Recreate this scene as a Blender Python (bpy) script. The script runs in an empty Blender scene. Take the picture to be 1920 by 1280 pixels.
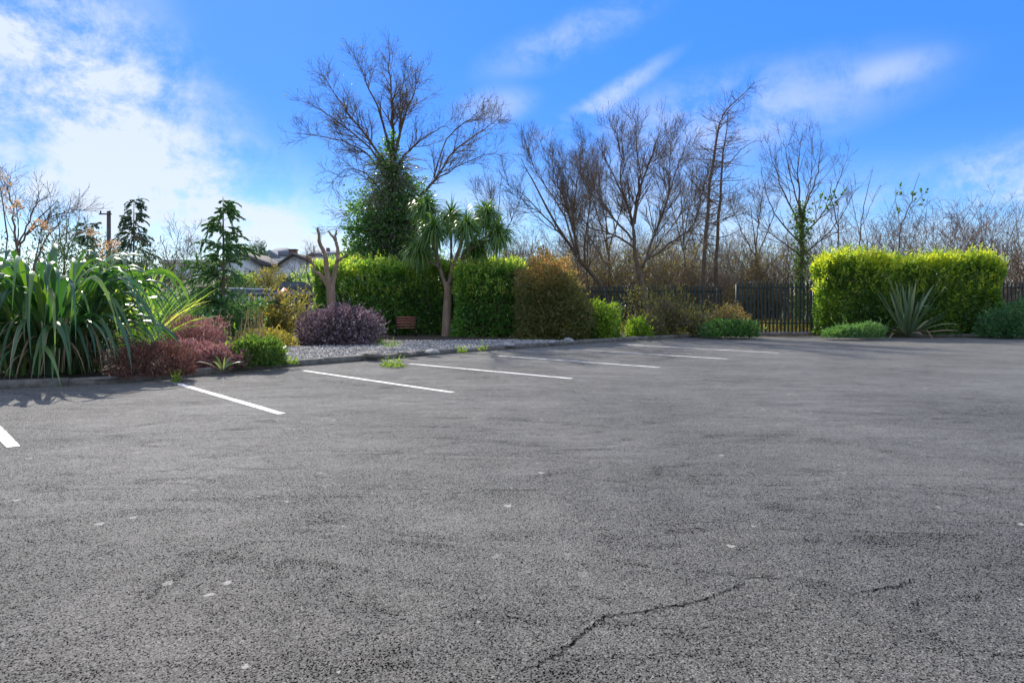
import bpy, math, random
import numpy as np
from mathutils import Vector

sc = bpy.context.scene
R = math.radians
# ------------------------------------------------------------------ camera
H, F, HOR = 1.3, 1300.0, 559.0          # eye height (m), focal length and horizon row in photo pixels
cam_d = bpy.data.cameras.new('camera'); cam = bpy.data.objects.new('camera', cam_d)
sc.collection.objects.link(cam); sc.camera = cam
cam.location = (0, 0, H); cam.rotation_euler = (R(90), 0, 0)
cam_d.sensor_width = 36; cam_d.lens = 36*F/1920; cam_d.shift_y = (HOR-640)/1920
cam_d.clip_end = 3000
# ------------------------------------------------------------------ sky + sun
SUN_AZ, SUN_EL = -25.0, 38.0            # degrees left of the view direction, above the horizon
w = bpy.data.worlds.new('World'); sc.world = w; w.use_nodes = True
nt = w.node_tree; nt.nodes.clear()
def N(tree, kind, **kw):
    n = tree.nodes.new(kind)
    for k, v in kw.items():
        if k.startswith('i_'):
            key = k[2:]
            n.inputs[int(key) if key.isdigit() else key.replace('_', ' ')].default_value = v
        else: setattr(n, k, v)
    return n
def L(tree, a, b): tree.links.new(a, b)
def mth(tree, op, a, b=None, clamp=False):
    n = tree.nodes.new('ShaderNodeMath'); n.operation = op; n.use_clamp = clamp
    for i, v in enumerate((a, b)):
        if v is None: continue
        if isinstance(v, (int, float)): n.inputs[i].default_value = v
        else: tree.links.new(v, n.inputs[i])
    return n.outputs[0]
def sstep(tree, v, lo, hi, a=0.0, b=1.0):
    n = N(tree, 'ShaderNodeMapRange', interpolation_type='SMOOTHSTEP')
    n.inputs['From Min'].default_value = lo; n.inputs['From Max'].default_value = hi
    n.inputs['To Min'].default_value = a; n.inputs['To Max'].default_value = b
    L(tree, v, n.inputs['Value']); return n.outputs[0]
sky = N(nt, 'ShaderNodeTexSky', sky_type='NISHITA', sun_disc=False, sun_elevation=R(SUN_EL), sun_rotation=R(SUN_AZ),
        altitude=0, air_density=1.0, dust_density=0.15, ozone_density=4.0)
hsv = N(nt, 'ShaderNodeHueSaturation'); hsv.inputs['Saturation'].default_value = 1.3
L(nt, sky.outputs[0], hsv.inputs['Color'])
skyb = N(nt, 'ShaderNodeMix', data_type='RGBA'); skyb.inputs[0].default_value = 0.68
L(nt, hsv.outputs[0], skyb.inputs[6])
tc = N(nt, 'ShaderNodeTexCoord'); sxyz = N(nt, 'ShaderNodeSeparateXYZ'); L(nt, tc.outputs['Generated'], sxyz.inputs[0]); L(nt, sstep(nt, sxyz.outputs['Z'], -.02, .26, .12, .72), skyb.inputs[0]); skyb.inputs[7].default_value = (.42, 1.85, 7.4, 1)
def pdir(px, py): return Vector(((px-960)/F, 1, (HOR-py)/F)).normalized()
# cloud detail: streaky noise on the sky direction
mp = N(nt, 'ShaderNodeMapping'); mp.inputs['Rotation'].default_value = (0, R(28), 0); mp.inputs['Scale'].default_value = (1.3, 1.3, 3.0)
L(nt, tc.outputs['Generated'], mp.inputs['Vector'])
n1 = N(nt, 'ShaderNodeTexNoise'); n1.inputs['Scale'].default_value = 3.2; n1.inputs['Detail'].default_value = 9; n1.inputs['Roughness'].default_value = 0.58; n1.inputs['Distortion'].default_value = 0.15
L(nt, mp.outputs[0], n1.inputs['Vector'])
n2 = N(nt, 'ShaderNodeTexNoise'); n2.inputs['Scale'].default_value = 11.0; n2.inputs['Detail'].default_value = 8; n2.inputs['Roughness'].default_value = 0.7; n2.inputs['Distortion'].default_value = 0.3
L(nt, tc.outputs['Generated'], n2.inputs['Vector'])
det = mth(nt, 'ADD', mth(nt, 'MULTIPLY', n1.outputs[0], 0.5), mth(nt, 'MULTIPLY', n2.outputs[0], 0.5))
# cloud banks seen in the sky: ellipsoids of directions (centre px, half-width, half-height, tilt degrees, weight)
def bank(px, py, a, b, tilt, wgt):
    c = pdir(px, py)
    m = N(nt, 'ShaderNodeMapping', vector_type='TEXTURE')
    m.inputs['Location'].default_value = c
    m.inputs['Rotation'].default_value = (0, R(-tilt), math.atan2(-c.x, c.y))
    m.inputs['Scale'].default_value = (a/F, 0.5, b/F)
    L(nt, tc.outputs['Generated'], m.inputs['Vector'])
    ln = N(nt, 'ShaderNodeVectorMath', operation='LENGTH'); L(nt, m.outputs[0], ln.inputs[0])
    return mth(nt, 'MULTIPLY', sstep(nt, ln.outputs['Value'], 1.15, 0.15), wgt)
banks = [(-60, 330, 620, 300, -33, .82), (430, 440, 420, 130, -8, .62), (60, 40, 260, 190, -30, .35), (230, 190, 420, 150, -38, .85), (1120, 195, 170, 24, 29, .7), (1060, 75, 190, 45, 18, .4),
         (1340, 225, 380, 90, 8, .55), (1900, 340, 260, 75, 14, .9), (1680, 130, 90, 30, 8, .3), (930, 200, 90, 40, 10, .4), (1150, 430, 900, 120, 0, .6)]
tot = None
for b_ in banks:
    o_ = bank(*b_); tot = o_ if tot is None else mth(nt, 'ADD', tot, o_)
# heavy broken cloud added outside the view to brighten the ambient light
gen = N(nt, 'ShaderNodeTexNoise'); gen.inputs['Scale'].default_value = 2.1; gen.inputs['Detail'].default_value = 7; gen.inputs['Roughness'].default_value = .6
L(nt, tc.outputs['Generated'], gen.inputs['Vector'])
field = sstep(nt, gen.outputs[0], 0.36, 0.56)                                   # broken cloud over the rest of the sky
fill_cloud = mth(nt, 'MULTIPLY', field, sstep(nt, bank(1250, 60, 1150, 620, 0, 1.0), 0.0, 0.35, 1, 0))
dens = mth(nt, 'ADD', mth(nt, 'MULTIPLY', tot, sstep(nt, det, 0.39, 0.60)), mth(nt, 'MULTIPLY', fill_cloud, sstep(nt, tot, 0, .3, 1, 0)), clamp=True)
dens = mth(nt, 'MULTIPLY', dens, 0.9, clamp=True)
mixc = N(nt, 'ShaderNodeMix', data_type='RGBA')
L(nt, dens, mixc.inputs[0]); L(nt, skyb.outputs[2], mixc.inputs[6]); mixc.inputs[7].default_value = (5.1, 5.6, 6.5, 1)
bg = N(nt, 'ShaderNodeBackground'); bg.inputs['Strength'].default_value = 0.072
L(nt, mixc.outputs[2], bg.inputs['Color'])
wo = N(nt, 'ShaderNodeOutputWorld'); L(nt, bg.outputs[0], wo.inputs['Surface'])
sun_d = bpy.data.lights.new('sun', 'SUN'); sun = bpy.data.objects.new('sun', sun_d); sc.collection.objects.link(sun)
sun_d.energy = 3.3; sun_d.angle = R(0.5); sun_d.color = (1, .93, .83)
az, el = R(SUN_AZ), R(SUN_EL)
sun_dir = Vector((math.sin(az)*math.cos(el), math.cos(az)*math.cos(el), math.sin(el)))
sun.rotation_euler = sun_dir.to_track_quat('Z', 'Y').to_euler(); sun.location = (-20, 40, 40)
vs = sc.view_settings; sc.display_settings.display_device = 'sRGB'
vs.view_transform = 'Standard'; vs.look = 'None'; vs.gamma = 1; vs.use_curve_mapping = False; vs.exposure = 1.2
sc.cycles.max_bounces = 8; sc.cycles.diffuse_bounces = 6; sc.cycles.transparent_max_bounces = 6

# ------------------------------------------------------------------ helpers
C = sc.collection
def gp(px, py, z=0.0):
    Y = (H-z)*F/(py-HOR); return np.array(((px-960)/F*Y, Y, z))
def at(px, py, Y): return np.array(((px-960)/F*Y, Y, H+(HOR-py)/F*Y))
def px_x(px, Y): return (px-960)/F*Y
def zz(py, Y): return H+(HOR-py)/F*Y
def nrm(v): return v/np.maximum(np.linalg.norm(v, axis=-1, keepdims=True), 1e-9)
def link(o, parent=None):
    C.objects.link(o)
    if parent is not None: o.parent = parent
    return o
def tag(o, label=None, cat=None, group=None, kind=None):
    for k, v in (('label', label), ('category', cat), ('group', group), ('kind', kind)):
        if v: o[k] = v
    return o
def thing(name, label, cat, loc=(0, 0, 0), group=None):
    o = bpy.data.objects.new(name, None); o.location = [float(v) for v in loc]; o.empty_display_size = .2
    link(o); return tag(o, label, cat, group)
def mesh(name, V, faces, mat, tint=None, smooth=False):
    """faces: list of integer arrays (n,3) / (n,4)"""
    me = bpy.data.meshes.new(name); V = np.asarray(V, dtype=np.float32).reshape(-1, 3)
    faces = [np.asarray(f, dtype=np.int32) for f in (faces if isinstance(faces, list) else [faces]) if len(f)]
    idx = np.concatenate([f.ravel() for f in faces]); cnt = np.concatenate([np.full(len(f), f.shape[1], np.int32) for f in faces])
    me.vertices.add(len(V)); me.vertices.foreach_set('co', V.ravel())
    me.loops.add(len(idx)); me.loops.foreach_set('vertex_index', idx)
    me.polygons.add(len(cnt)); me.polygons.foreach_set('loop_start', np.concatenate([[0], np.cumsum(cnt)[:-1]]).astype(np.int32))
    if smooth: me.polygons.foreach_set('use_smooth', np.ones(len(cnt), bool))
    if tint is not None:
        a = me.attributes.new('tint', 'FLOAT', 'POINT'); a.data.foreach_set('value', np.asarray(tint, dtype=np.float32).ravel())
    me.update(calc_edges=True)
    if mat: me.materials.append(mat)
    return me
def obj(name, me, parent=None, loc=None):
    """mesh given in world coordinates; if it has a parent its vertices are moved to the parent's frame"""
    o = bpy.data.objects.new(name, me)
    off = Vector((0, 0, 0)); q_ = parent
    while q_ is not None: off = off+q_.location; q_ = q_.parent
    if off.length > 0:
        p = np.array(off, dtype=np.float32); n = len(me.vertices); a = np.empty(n*3, np.float32)
        me.vertices.foreach_get('co', a); a = (a.reshape(-1, 3)-p).ravel(); me.vertices.foreach_set('co', a); me.update()
    link(o, parent)
    return o
class MB:
    """collects boxes and prisms into one mesh"""
    def __init__(s): s.V = []; s.Fq = []; s.Ft = []; s.n = 0
    def add(s, V, Fq=(), Ft=()):
        V = np.asarray(V, float).reshape(-1, 3)
        s.Fq += [[i+s.n for i in f] for f in Fq]; s.Ft += [[i+s.n for i in f] for f in Ft]; s.V.append(V); s.n += len(V); return s
    def box(s, lo, hi, M=None):
        x0, y0, z0 = lo; x1, y1, z1 = hi
        V = np.array([(x, y, z) for z in (z0, z1) for x, y in ((x0, y0), (x1, y0), (x1, y1), (x0, y1))], float)
        if M is not None: V = M(V)
        return s.add(V, [(3, 2, 1, 0), (4, 5, 6, 7), (0, 1, 5, 4), (1, 2, 6, 5), (2, 3, 7, 6), (3, 0, 4, 7)])
    def prism(s, poly, y0, y1, M=None):
        """convex polygon in XZ pushed along Y"""
        n = len(poly); V = np.array([(x, y, z) for y in (y0, y1) for x, z in poly], float)
        if M is not None: V = M(V)
        q = [(i, (i+1) % n, (i+1) % n+n, i+n) for i in range(n)]
        t = [(0, i+1, i) for i in range(1, n-1)]+[(n, n+i, n+i+1) for i in range(1, n-1)]
        return s.add(V, q, t)
    def mesh(s, name, mat, smooth=False):
        fs = []
        if s.Fq: fs.append(np.array(s.Fq))
        if s.Ft: fs.append(np.array(s.Ft))
        return mesh(name, np.concatenate(s.V), fs, mat, smooth=smooth)
def turn(loc, rz):
    c, s = math.cos(rz), math.sin(rz); m = np.array(((c, s, 0), (-s, c, 0), (0, 0, 1))); l = np.array(loc, float)
    return lambda V: V @ m + l

# ---- materials
def base_mat(name):
    m = bpy.data.materials.new(name); m.use_nodes = True; t = m.node_tree
    return m, t, t.nodes['Principled BSDF'], t.nodes['Material Output']
def ramp(t, fac, cols):
    r = N(t, 'ShaderNodeValToRGB'); e = r.color_ramp.elements
    while len(e) < len(cols): e.new(.5)
    for i, (p, c) in enumerate(cols): e[i].position = p; e[i].color = (*c, 1)
    L(t, fac, r.inputs['Fac']); return r.outputs['Color']
def leaf_mat(name, cols, trans=.4, rough=.45, spec=.4, tcol=None):
    m, t, b, o = base_mat(name)
    a = N(t, 'ShaderNodeAttribute', attribute_name='tint')
    cols = [tuple(min(.6, v*(2.3 if trans > 0 else 1)) for v in k) for k in cols]
    c = ramp(t, a.outputs['Fac'], [(i/max(1, len(cols)-1), k) for i, k in enumerate(cols)])
    L(t, c, b.inputs['Base Color']); b.inputs['Roughness'].default_value = rough; b.inputs['Specular IOR Level'].default_value = spec
    if trans > 0:
        tr = N(t, 'ShaderNodeBsdfTranslucent')
        mx = N(t, 'ShaderNodeMix', data_type='RGBA', blend_type='MULTIPLY'); mx.inputs[0].default_value = 1
        L(t, c, mx.inputs[6]); mx.inputs[7].default_value = (*(tcol or (1.5, 1.5, .6)), 1); L(t, mx.outputs[2], tr.inputs['Color'])
        ms = N(t, 'ShaderNodeMixShader'); ms.inputs[0].default_value = trans
        L(t, b.outputs[0], ms.inputs[1]); L(t, tr.outputs[0], ms.inputs[2]); L(t, ms.outputs[0], o.inputs['Surface'])
    return m
def noise_mat(name, c1, c2, scale=8, rough=.85, bump=.3, detail=6, spec=.25, stretch=(1, 1, 1)):
    m, t, b, o = base_mat(name)
    tcn = N(t, 'ShaderNodeTexCoord'); mpn = N(t, 'ShaderNodeMapping'); mpn.inputs['Scale'].default_value = stretch
    L(t, tcn.outputs['Object'], mpn.inputs[0])
    n = N(t, 'ShaderNodeTexNoise'); n.inputs['Scale'].default_value = scale; n.inputs['Detail'].default_value = detail; n.inputs['Roughness'].default_value = .65
    L(t, mpn.outputs[0], n.inputs['Vector'])
    L(t, ramp(t, n.outputs[0], [(.3, c1), (.7, c2)]), b.inputs['Base Color'])
    b.inputs['Roughness'].default_value = rough; b.inputs['Specular IOR Level'].default_value = spec
    if bump:
        bp = N(t, 'ShaderNodeBump'); bp.inputs['Strength'].default_value = bump; bp.inputs['Distance'].default_value = .02
        L(t, n.outputs[0], bp.inputs['Height']); L(t, bp.outputs[0], b.inputs['Normal'])
    return m

def asphalt_color(t):
    """returns colour, height"""
    tcn = N(t, 'ShaderNodeTexCoord'); co = tcn.outputs['Object']
    v = N(t, 'ShaderNodeTexVoronoi'); v.inputs['Scale'].default_value = 190; L(t, co, v.inputs['Vector'])
    bw = N(t, 'ShaderNodeRGBToBW'); L(t, v.outputs['Color'], bw.inputs[0])
    STONE_RAMP = [(.22, (.002, .0019, .0017)), (.33, (.028, .0266, .0229)), (.66, (.074, .070, .0605)), (.92, (.21, .1995, .173))]
    big = N(t, 'ShaderNodeTexNoise'); big.inputs['Scale'].default_value = .45; big.inputs['Detail'].default_value = 7; big.inputs['Roughness'].default_value = .62; L(t, co, big.inputs['Vector'])
    mid = N(t, 'ShaderNodeTexNoise'); mid.inputs['Scale'].default_value = 3.3; mid.inputs['Detail'].default_value = 6; mid.inputs['Roughness'].default_value = .7; L(t, co, mid.inputs['Vector'])
    wv = N(t, 'ShaderNodeTexNoise'); wv.inputs['Scale'].default_value = 1.0; wv.inputs['Detail'].default_value = 5; wv.inputs['Distortion'].default_value = 1.0
    mpw = N(t, 'ShaderNodeMapping'); mpw.inputs['Rotation'].default_value = (0, 0, R(-14)); mpw.inputs['Scale'].default_value = (.4, 1.5, 1)
    L(t, co, mpw.inputs[0]); L(t, mpw.outputs[0], wv.inputs['Vector'])
    ridge = sstep(t, mth(t, 'ABSOLUTE', mth(t, 'SUBTRACT', wv.outputs[0], .5)), .055, .0)
    rm = mth(t, 'MULTIPLY', ridge, sstep(t, mid.outputs[0], .44, .60))               # streaks where the fines have worn out
    mott = mth(t, 'ADD', mth(t, 'MULTIPLY', mth(t, 'SUBTRACT', big.outputs[0], .5), .42), mth(t, 'MULTIPLY', mth(t, 'SUBTRACT', mid.outputs[0], .5), .3))
    val = mth(t, 'ADD', mth(t, 'SUBTRACT', bw.outputs[0], mth(t, 'MULTIPLY', rm, .17)), mott)
    stone = ramp(t, val, STONE_RAMP)
    v2 = N(t, 'ShaderNodeTexVoronoi', feature='DISTANCE_TO_EDGE'); v2.inputs['Scale'].default_value = 60; L(t, co, v2.inputs['Vector'])
    wear = ramp(t, mth(t, 'ADD', mott, .5), [(.34, (.82, .82, .82)), (.5, (1.0, 1.0, 1.0)), (.68, (1.3, 1.29, 1.27))])
    m2 = N(t, 'ShaderNodeMix', data_type='RGBA', blend_type='MULTIPLY'); m2.inputs[0].default_value = 1
    L(t, stone, m2.inputs[6]); L(t, wear, m2.inputs[7]); gaps = rm
    # pale trodden spots
    sp = N(t, 'ShaderNodeTexVoronoi'); sp.inputs['Scale'].default_value = 8.5; sp.inputs['Randomness'].default_value = 1; 
    dn = N(t, 'ShaderNodeTexNoise'); dn.inputs['Scale'].default_value = 30; L(t, co, dn.inputs['Vector'])
    va = N(t, 'ShaderNodeMix', data_type='RGBA', blend_type='LINEAR_LIGHT'); va.inputs[0].default_value = .025; L(t, co, va.inputs[6]); L(t, dn.outputs['Color'], va.inputs[7])
    L(t, va.outputs[2], sp.inputs['Vector'])
    sx = N(t, 'ShaderNodeSeparateColor'); L(t, sp.outputs['Color'], sx.inputs[0])
    pick = sstep(t, sx.outputs[0], .62, .66); rad = mth(t, 'MULTIPLY', mth(t, 'POWER', sx.outputs[1], 2.2), .2)
    spot = mth(t, 'MULTIPLY', pick, sstep(t, mth(t, 'SUBTRACT', sp.outputs['Distance'], rad), .05, -.01))
    spot = mth(t, 'MULTIPLY', spot, mth(t, 'MULTIPLY', sx.outputs[2], .75))
    sm = N(t, 'ShaderNodeTexNoise'); sm.inputs['Scale'].default_value = 9; sm.inputs['Detail'].default_value = 5; sm.inputs['Roughness'].default_value = .6; L(t, co, sm.inputs['Vector'])
    smudge = mth(t, 'MULTIPLY', sstep(t, sm.outputs[0], .60, .74, 0, .38), sstep(t, big.outputs[0], .42, .58))
    spot = mth(t, 'MAXIMUM', spot, smudge)
    m3 = N(t, 'ShaderNodeMix', data_type='RGBA'); L(t, spot, m3.inputs[0]); L(t, m2.outputs[2], m3.inputs[6]); m3.inputs[7].default_value = (.36, .345, .31, 1)
    h = mth(t, 'ADD', mth(t, 'MULTIPLY', bw.outputs[0], .5), mth(t, 'MULTIPLY', v2.outputs['Distance'], .6))
    h = mth(t, 'SUBTRACT', h, mth(t, 'MULTIPLY', gaps, .3))
    global PIT; PIT = sstep(t, val, .20, .36)
    return co, m3.outputs[2], h, mid.outputs[0]
def asphalt_mat():
    m, t, b, o = base_mat('asphalt')
    co, col, h, mid = asphalt_color(t)
    L(t, col, b.inputs['Base Color']); L(t, mth(t, 'MULTIPLY', PIT, .46), b.inputs['Sheen Weight']); L(t, mth(t, 'MULTIPLY', PIT, .38), b.inputs['Specular IOR Level']); b.inputs['Sheen Roughness'].default_value = .27; b.inputs['Sheen Tint'].default_value = (1, .96, .88, 1); b.inputs['Roughness'].default_value = .78; b.inputs['Specular IOR Level'].default_value = .35
    sw = N(t, 'ShaderNodeTexNoise'); sw.inputs['Scale'].default_value = .8; sw.inputs['Detail'].default_value = 3; L(t, co, sw.inputs['Vector'])
    b0 = N(t, 'ShaderNodeBump'); b0.inputs['Strength'].default_value = .6; b0.inputs['Distance'].default_value = .12; L(t, sw.outputs[0], b0.inputs['Height'])
    bp = N(t, 'ShaderNodeBump'); bp.inputs['Strength'].default_value = 1.0; bp.inputs['Distance'].default_value = .008
    L(t, h, bp.inputs['Height']); L(t, b0.outputs[0], bp.inputs['Normal']); L(t, bp.outputs[0], b.inputs['Normal'])
    return m
def paint_mat():
    m, t, b, o = base_mat('road_paint')
    co, col, h, mid = asphalt_color(t)
    n = N(t, 'ShaderNodeTexNoise'); n.inputs['Scale'].default_value = 45; n.inputs['Detail'].default_value = 5; L(t, co, n.inputs['Vector'])
    worn = sstep(t, mth(t, 'ADD', n.outputs[0], mth(t, 'MULTIPLY', mid, .5)), .70, .88)
    mx = N(t, 'ShaderNodeMix', data_type='RGBA'); L(t, worn, mx.inputs[0]); mx.inputs[6].default_value = (.72, .72, .70, 1); L(t, col, mx.inputs[7])
    L(t, mx.outputs[2], b.inputs['Base Color']); b.inputs['Roughness'].default_value = .7
    bp = N(t, 'ShaderNodeBump'); bp.inputs['Strength'].default_value = .5; bp.inputs['Distance'].default_value = .005
    L(t, h, bp.inputs['Height']); L(t, bp.outputs[0], b.inputs['Normal'])
    return m
M = {}
M['asphalt'] = asphalt_mat(); M['paint'] = paint_mat()
M['crack'] = noise_mat('crack_dirt', (.003, .003, .003), (.010, .0095, .009), 60, spec=0.0)
M['soil'] = noise_mat('soil', (.035, .026, .018), (.10, .08, .055), 7, bump=.8)
M['ground'] = noise_mat('rough_ground', (.035, .055, .018), (.085, .09, .036), .5, bump=.4)
M['kerb'] = noise_mat('mossy_concrete', (.10, .09, .072), (.24, .225, .195), 9, bump=.4)
M['stone'] = noise_mat('pale_stone', (.20, .195, .185), (.38, .375, .36), 14, bump=.4)
M['gravel_bed'] = noise_mat('gravel_bed', (.12, .115, .105), (.36, .35, .33), 40, bump=.8)
def tint_mat(name, cols, rough=.8, spec=.3): return leaf_mat(name, cols, 0, rough, spec)
M['pebble'] = tint_mat('pebble', [(.17, .16, .145), (.32, .30, .275), (.45, .43, .40), (.58, .565, .53)])
M['bark'] = noise_mat('grey_bark', (.08, .057, .037), (.21, .16, .11), 14, stretch=(1, 1, .3))
M['bark_brown'] = noise_mat('brown_bark', (.13, .098, .068), (.30, .235, .17), 14, stretch=(1, 1, .3))
M['bark_tan'] = noise_mat('tan_bark', (.17, .115, .075), (.36, .26, .18), 12, stretch=(1, 1, .3))
M['twig'] = noise_mat('twig', (.10, .068, .041), (.20, .143, .09), 5, bump=0)
M['twig_brown'] = noise_mat('brown_twig', (.12, .072, .046), (.25, .16, .105), 5, bump=0)
M['scrub_twig'] = noise_mat('dry_stem', (.16, .12, .083), (.36, .285, .205), 5, bump=0)
M['twig_pale'] = noise_mat('pale_twig', (.16, .13, .10), (.34, .29, .23), 5, bump=0)
M['straw'] = noise_mat('straw', (.34, .22, .11), (.52, .38, .22), 9, bump=0)
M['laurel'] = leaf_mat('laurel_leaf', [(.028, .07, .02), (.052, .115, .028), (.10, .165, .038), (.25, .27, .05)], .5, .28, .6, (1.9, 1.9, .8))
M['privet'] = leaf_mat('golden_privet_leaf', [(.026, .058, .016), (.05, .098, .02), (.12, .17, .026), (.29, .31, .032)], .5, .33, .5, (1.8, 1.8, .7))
M['brownleaf'] = leaf_mat('brown_leaf', [(.04, .058, .02), (.07, .082, .03), (.13, .10, .042), (.24, .135, .055)], .5, .5, .35, (1.8, 1.5, .9))
M['purple'] = leaf_mat('purple_leaf', [(.026, .02, .024), (.055, .042, .048), (.10, .08, .088), (.19, .155, .16)], .2, .5, .4, (1.3, .9, 1.0))
M['heather'] = leaf_mat('heather_sprig', [(.075, .042, .036), (.155, .078, .072), (.225, .122, .118), (.32, .21, .19)], .25, .7, .2, (1.2, .9, .9))
M['heather_dark'] = leaf_mat('dark_heather_sprig', [(.045, .03, .022), (.09, .05, .038), (.15, .075, .06)], .2, .7, .2, (1.2, .9, .8))
M['conifer'] = leaf_mat('conifer_spray', [(.018, .05, .022), (.035, .085, .034), (.06, .12, .042), (.10, .17, .05)], .25, .55, .3)
M['dark_conifer'] = leaf_mat('dark_conifer_spray', [(.016, .033, .02), (.03, .055, .032), (.055, .085, .045)], .2, .6, .3)
M['ivy'] = leaf_mat('ivy_leaf', [(.014, .045, .016), (.03, .075, .024), (.05, .11, .032), (.09, .16, .04)], .4, .33, .5, (1.7, 1.7, .8))
M['lime'] = leaf_mat('lime_leaf', [(.035, .075, .012), (.075, .125, .016), (.14, .19, .024)], .45, .4, .4)
M['green'] = leaf_mat('green_leaf', [(.024, .055, .016), (.048, .088, .022), (.088, .13, .03)], .42, .4, .4)
M['olive'] = leaf_mat('olive_leaf', [(.045, .055, .018), (.085, .09, .026), (.14, .13, .034), (.20, .165, .045)], .4, .5, .35, (1.4, 1.3, .6))
M['flax'] = leaf_mat('flax_leaf', [(.018, .045, .024), (.027, .06, .028), (.042, .08, .03), (.085, .115, .03)], .22, .34, .5, (1.7, 2.4, .5))
M['flax_yellow'] = leaf_mat('striped_flax_leaf', [(.08, .17, .03), (.19, .27, .05), (.34, .36, .09)], .4, .35, .5)
M['flax_grey'] = leaf_mat('grey_flax_leaf', [(.03, .06, .03), (.052, .085, .045), (.085, .115, .06), (.16, .165, .08)], .22, .38, .5)
M['dead_flax'] = tint_mat('dead_flax_leaf', [(.15, .10, .06), (.28, .20, .12), (.38, .30, .20)])
M['cordyline'] = leaf_mat('cordyline_leaf', [(.024, .058, .017), (.042, .088, .023), (.068, .125, .03), (.12, .175, .042)], .32, .35, .5)
M['seed'] = leaf_mat('seed_head', [(.18, .105, .062), (.28, .19, .125), (.34, .27, .205)], .35, .7, .2, (1.3, 1.0, .7))
M['litter'] = tint_mat('leaf_litter', [(.10, .065, .035), (.22, .15, .07), (.33, .24, .11)])
M['fence'] = noise_mat('fence_paint', (.014, .028, .026), (.03, .052, .047), 6, rough=.5, bump=0, spec=.4)
M['rail_pale'] = noise_mat('galvanised_steel', (.30, .33, .34), (.46, .50, .50), 8, rough=.5, bump=0)
M['slat'] = noise_mat('red_brown_wood', (.19, .075, .05), (.32, .14, .095), 10, rough=.6, stretch=(.2, 4, 4))
M['iron'] = noise_mat('black_iron', (.012, .012, .012), (.03, .03, .03), 12, rough=.5, bump=0)
M['render'] = noise_mat('white_render', (.70, .71, .72), (.80, .81, .81), 1.5, bump=0)
M['cream'] = noise_mat('cream_fascia', (.62, .58, .50), (.74, .70, .62), 1.5, bump=0)
M['slate'] = noise_mat('grey_slate', (.12, .135, .155), (.20, .22, .245), 2.5, bump=0)
M['rooftile'] = noise_mat('dark_roof', (.06, .053, .05), (.115, .10, .092), 3, bump=0)
M['chimney'] = noise_mat('brown_brick', (.12, .075, .06), (.20, .13, .10), 5, bump=0)
M['frame'] = noise_mat('white_frame', (.74, .75, .76), (.82, .82, .82), 5, bump=0)
mg, tg, bgl, og = base_mat('window_glass'); bgl.inputs['Base Color'].default_value = (.04, .055, .07, 1); bgl.inputs['Roughness'].default_value = .08; M['glass'] = mg
M['carpaint'] = noise_mat('silver_paint', (.55, .57, .6), (.6, .62, .65), 3, rough=.3, bump=0, spec=.6)
M['blue'] = noise_mat('dark_blue_paint', (.02, .03, .06), (.03, .04, .08), 3, rough=.3, bump=0, spec=.6)
M['tyre'] = noise_mat('tyre', (.015, .015, .015), (.03, .03, .03), 20, bump=0)
M['red'] = noise_mat('orange_red_plastic', (.50, .10, .04), (.62, .15, .06), 4, rough=.5, bump=0)
M['pole'] = noise_mat('weathered_pole', (.09, .08, .075), (.17, .155, .145), 8, stretch=(1, 1, .2))

# ---- leaf clouds, tubes, growth
def lump(P, seed, scale=1.0, octs=3):
    r = np.random.default_rng(seed); o = np.zeros(len(P)); a = 1.0
    for k in range(octs):
        for _ in range(3):
            d = nrm(r.normal(size=3))*scale*(1.9**k)*r.uniform(.8, 1.3); o += a*np.sin(P @ d*2*math.pi+r.uniform(0, 6.28))
        a *= .55
    return o/3.2
def kites(P, D, Nn, Ln, W, fold=.22):
    D = nrm(D); S = nrm(np.cross(D, Nn)); Nn = np.cross(S, D)
    Ln = Ln[:, None]; W = W[:, None]
    mid = P+D*Ln*.45
    V = np.stack([P, mid+S*W*.5+Nn*W*fold, P+D*Ln-Nn*Ln*.08, mid-S*W*.5+Nn*W*fold], 1)
    n = len(P); b = np.arange(n)[:, None]*4
    return V.reshape(-1, 3), np.concatenate([b+np.array([[0, 2, 1]]), b+np.array([[0, 3, 2]])])
def rand_unit(r, n): return nrm(r.normal(size=(n, 3)))
def leaf_obj(name, P, out, r, mat, size, aspect=.5, parent=None, tint=None, up=.15, wild=.9):
    n = len(P); D = nrm(out+wild*rand_unit(r, n)+np.array((0, 0, up))); Nn = rand_unit(r, n)+out*.5
    Ln = size*r.uniform(.6, 1.35, n); tint = r.uniform(0, 1, n) if tint is None else tint
    V, Fc = kites(P, D, Nn, Ln, Ln*aspect*r.uniform(.8, 1.2, n))
    return obj(name, mesh(name, V, Fc, mat, np.repeat(np.clip(tint, 0, 1), 4)), parent)
def dome_pts(r, n, c, rad, seed, lumpy=.16, shell=.45, zcut=-.05, lscale=.5, pw=3.0):
    """points in the shell of a lumpy half-ellipsoid standing on c"""
    d = rand_unit(r, n*2); d = d[d[:, 2] > zcut][:n]; rad = np.array(rad)
    k = 1-shell*r.uniform(0, 1, len(d))**1.6
    d = d/(np.abs(d)**pw).sum(1, keepdims=True)**(1/pw); q = d*rad; k = k*(1+lumpy*(1.3*lump(q+np.array(c), seed, lscale)+.6*lump(q+np.array(c), seed+5, lscale*3)))*np.where(r.uniform(size=len(d)) < .06, r.uniform(1, 1.16, len(d)), 1)
    P = np.array(c)+q*k[:, None]; out = nrm(d/rad)
    P[:, 2] = np.maximum(P[:, 2], c[2]+.02)
    return P, out
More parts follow.
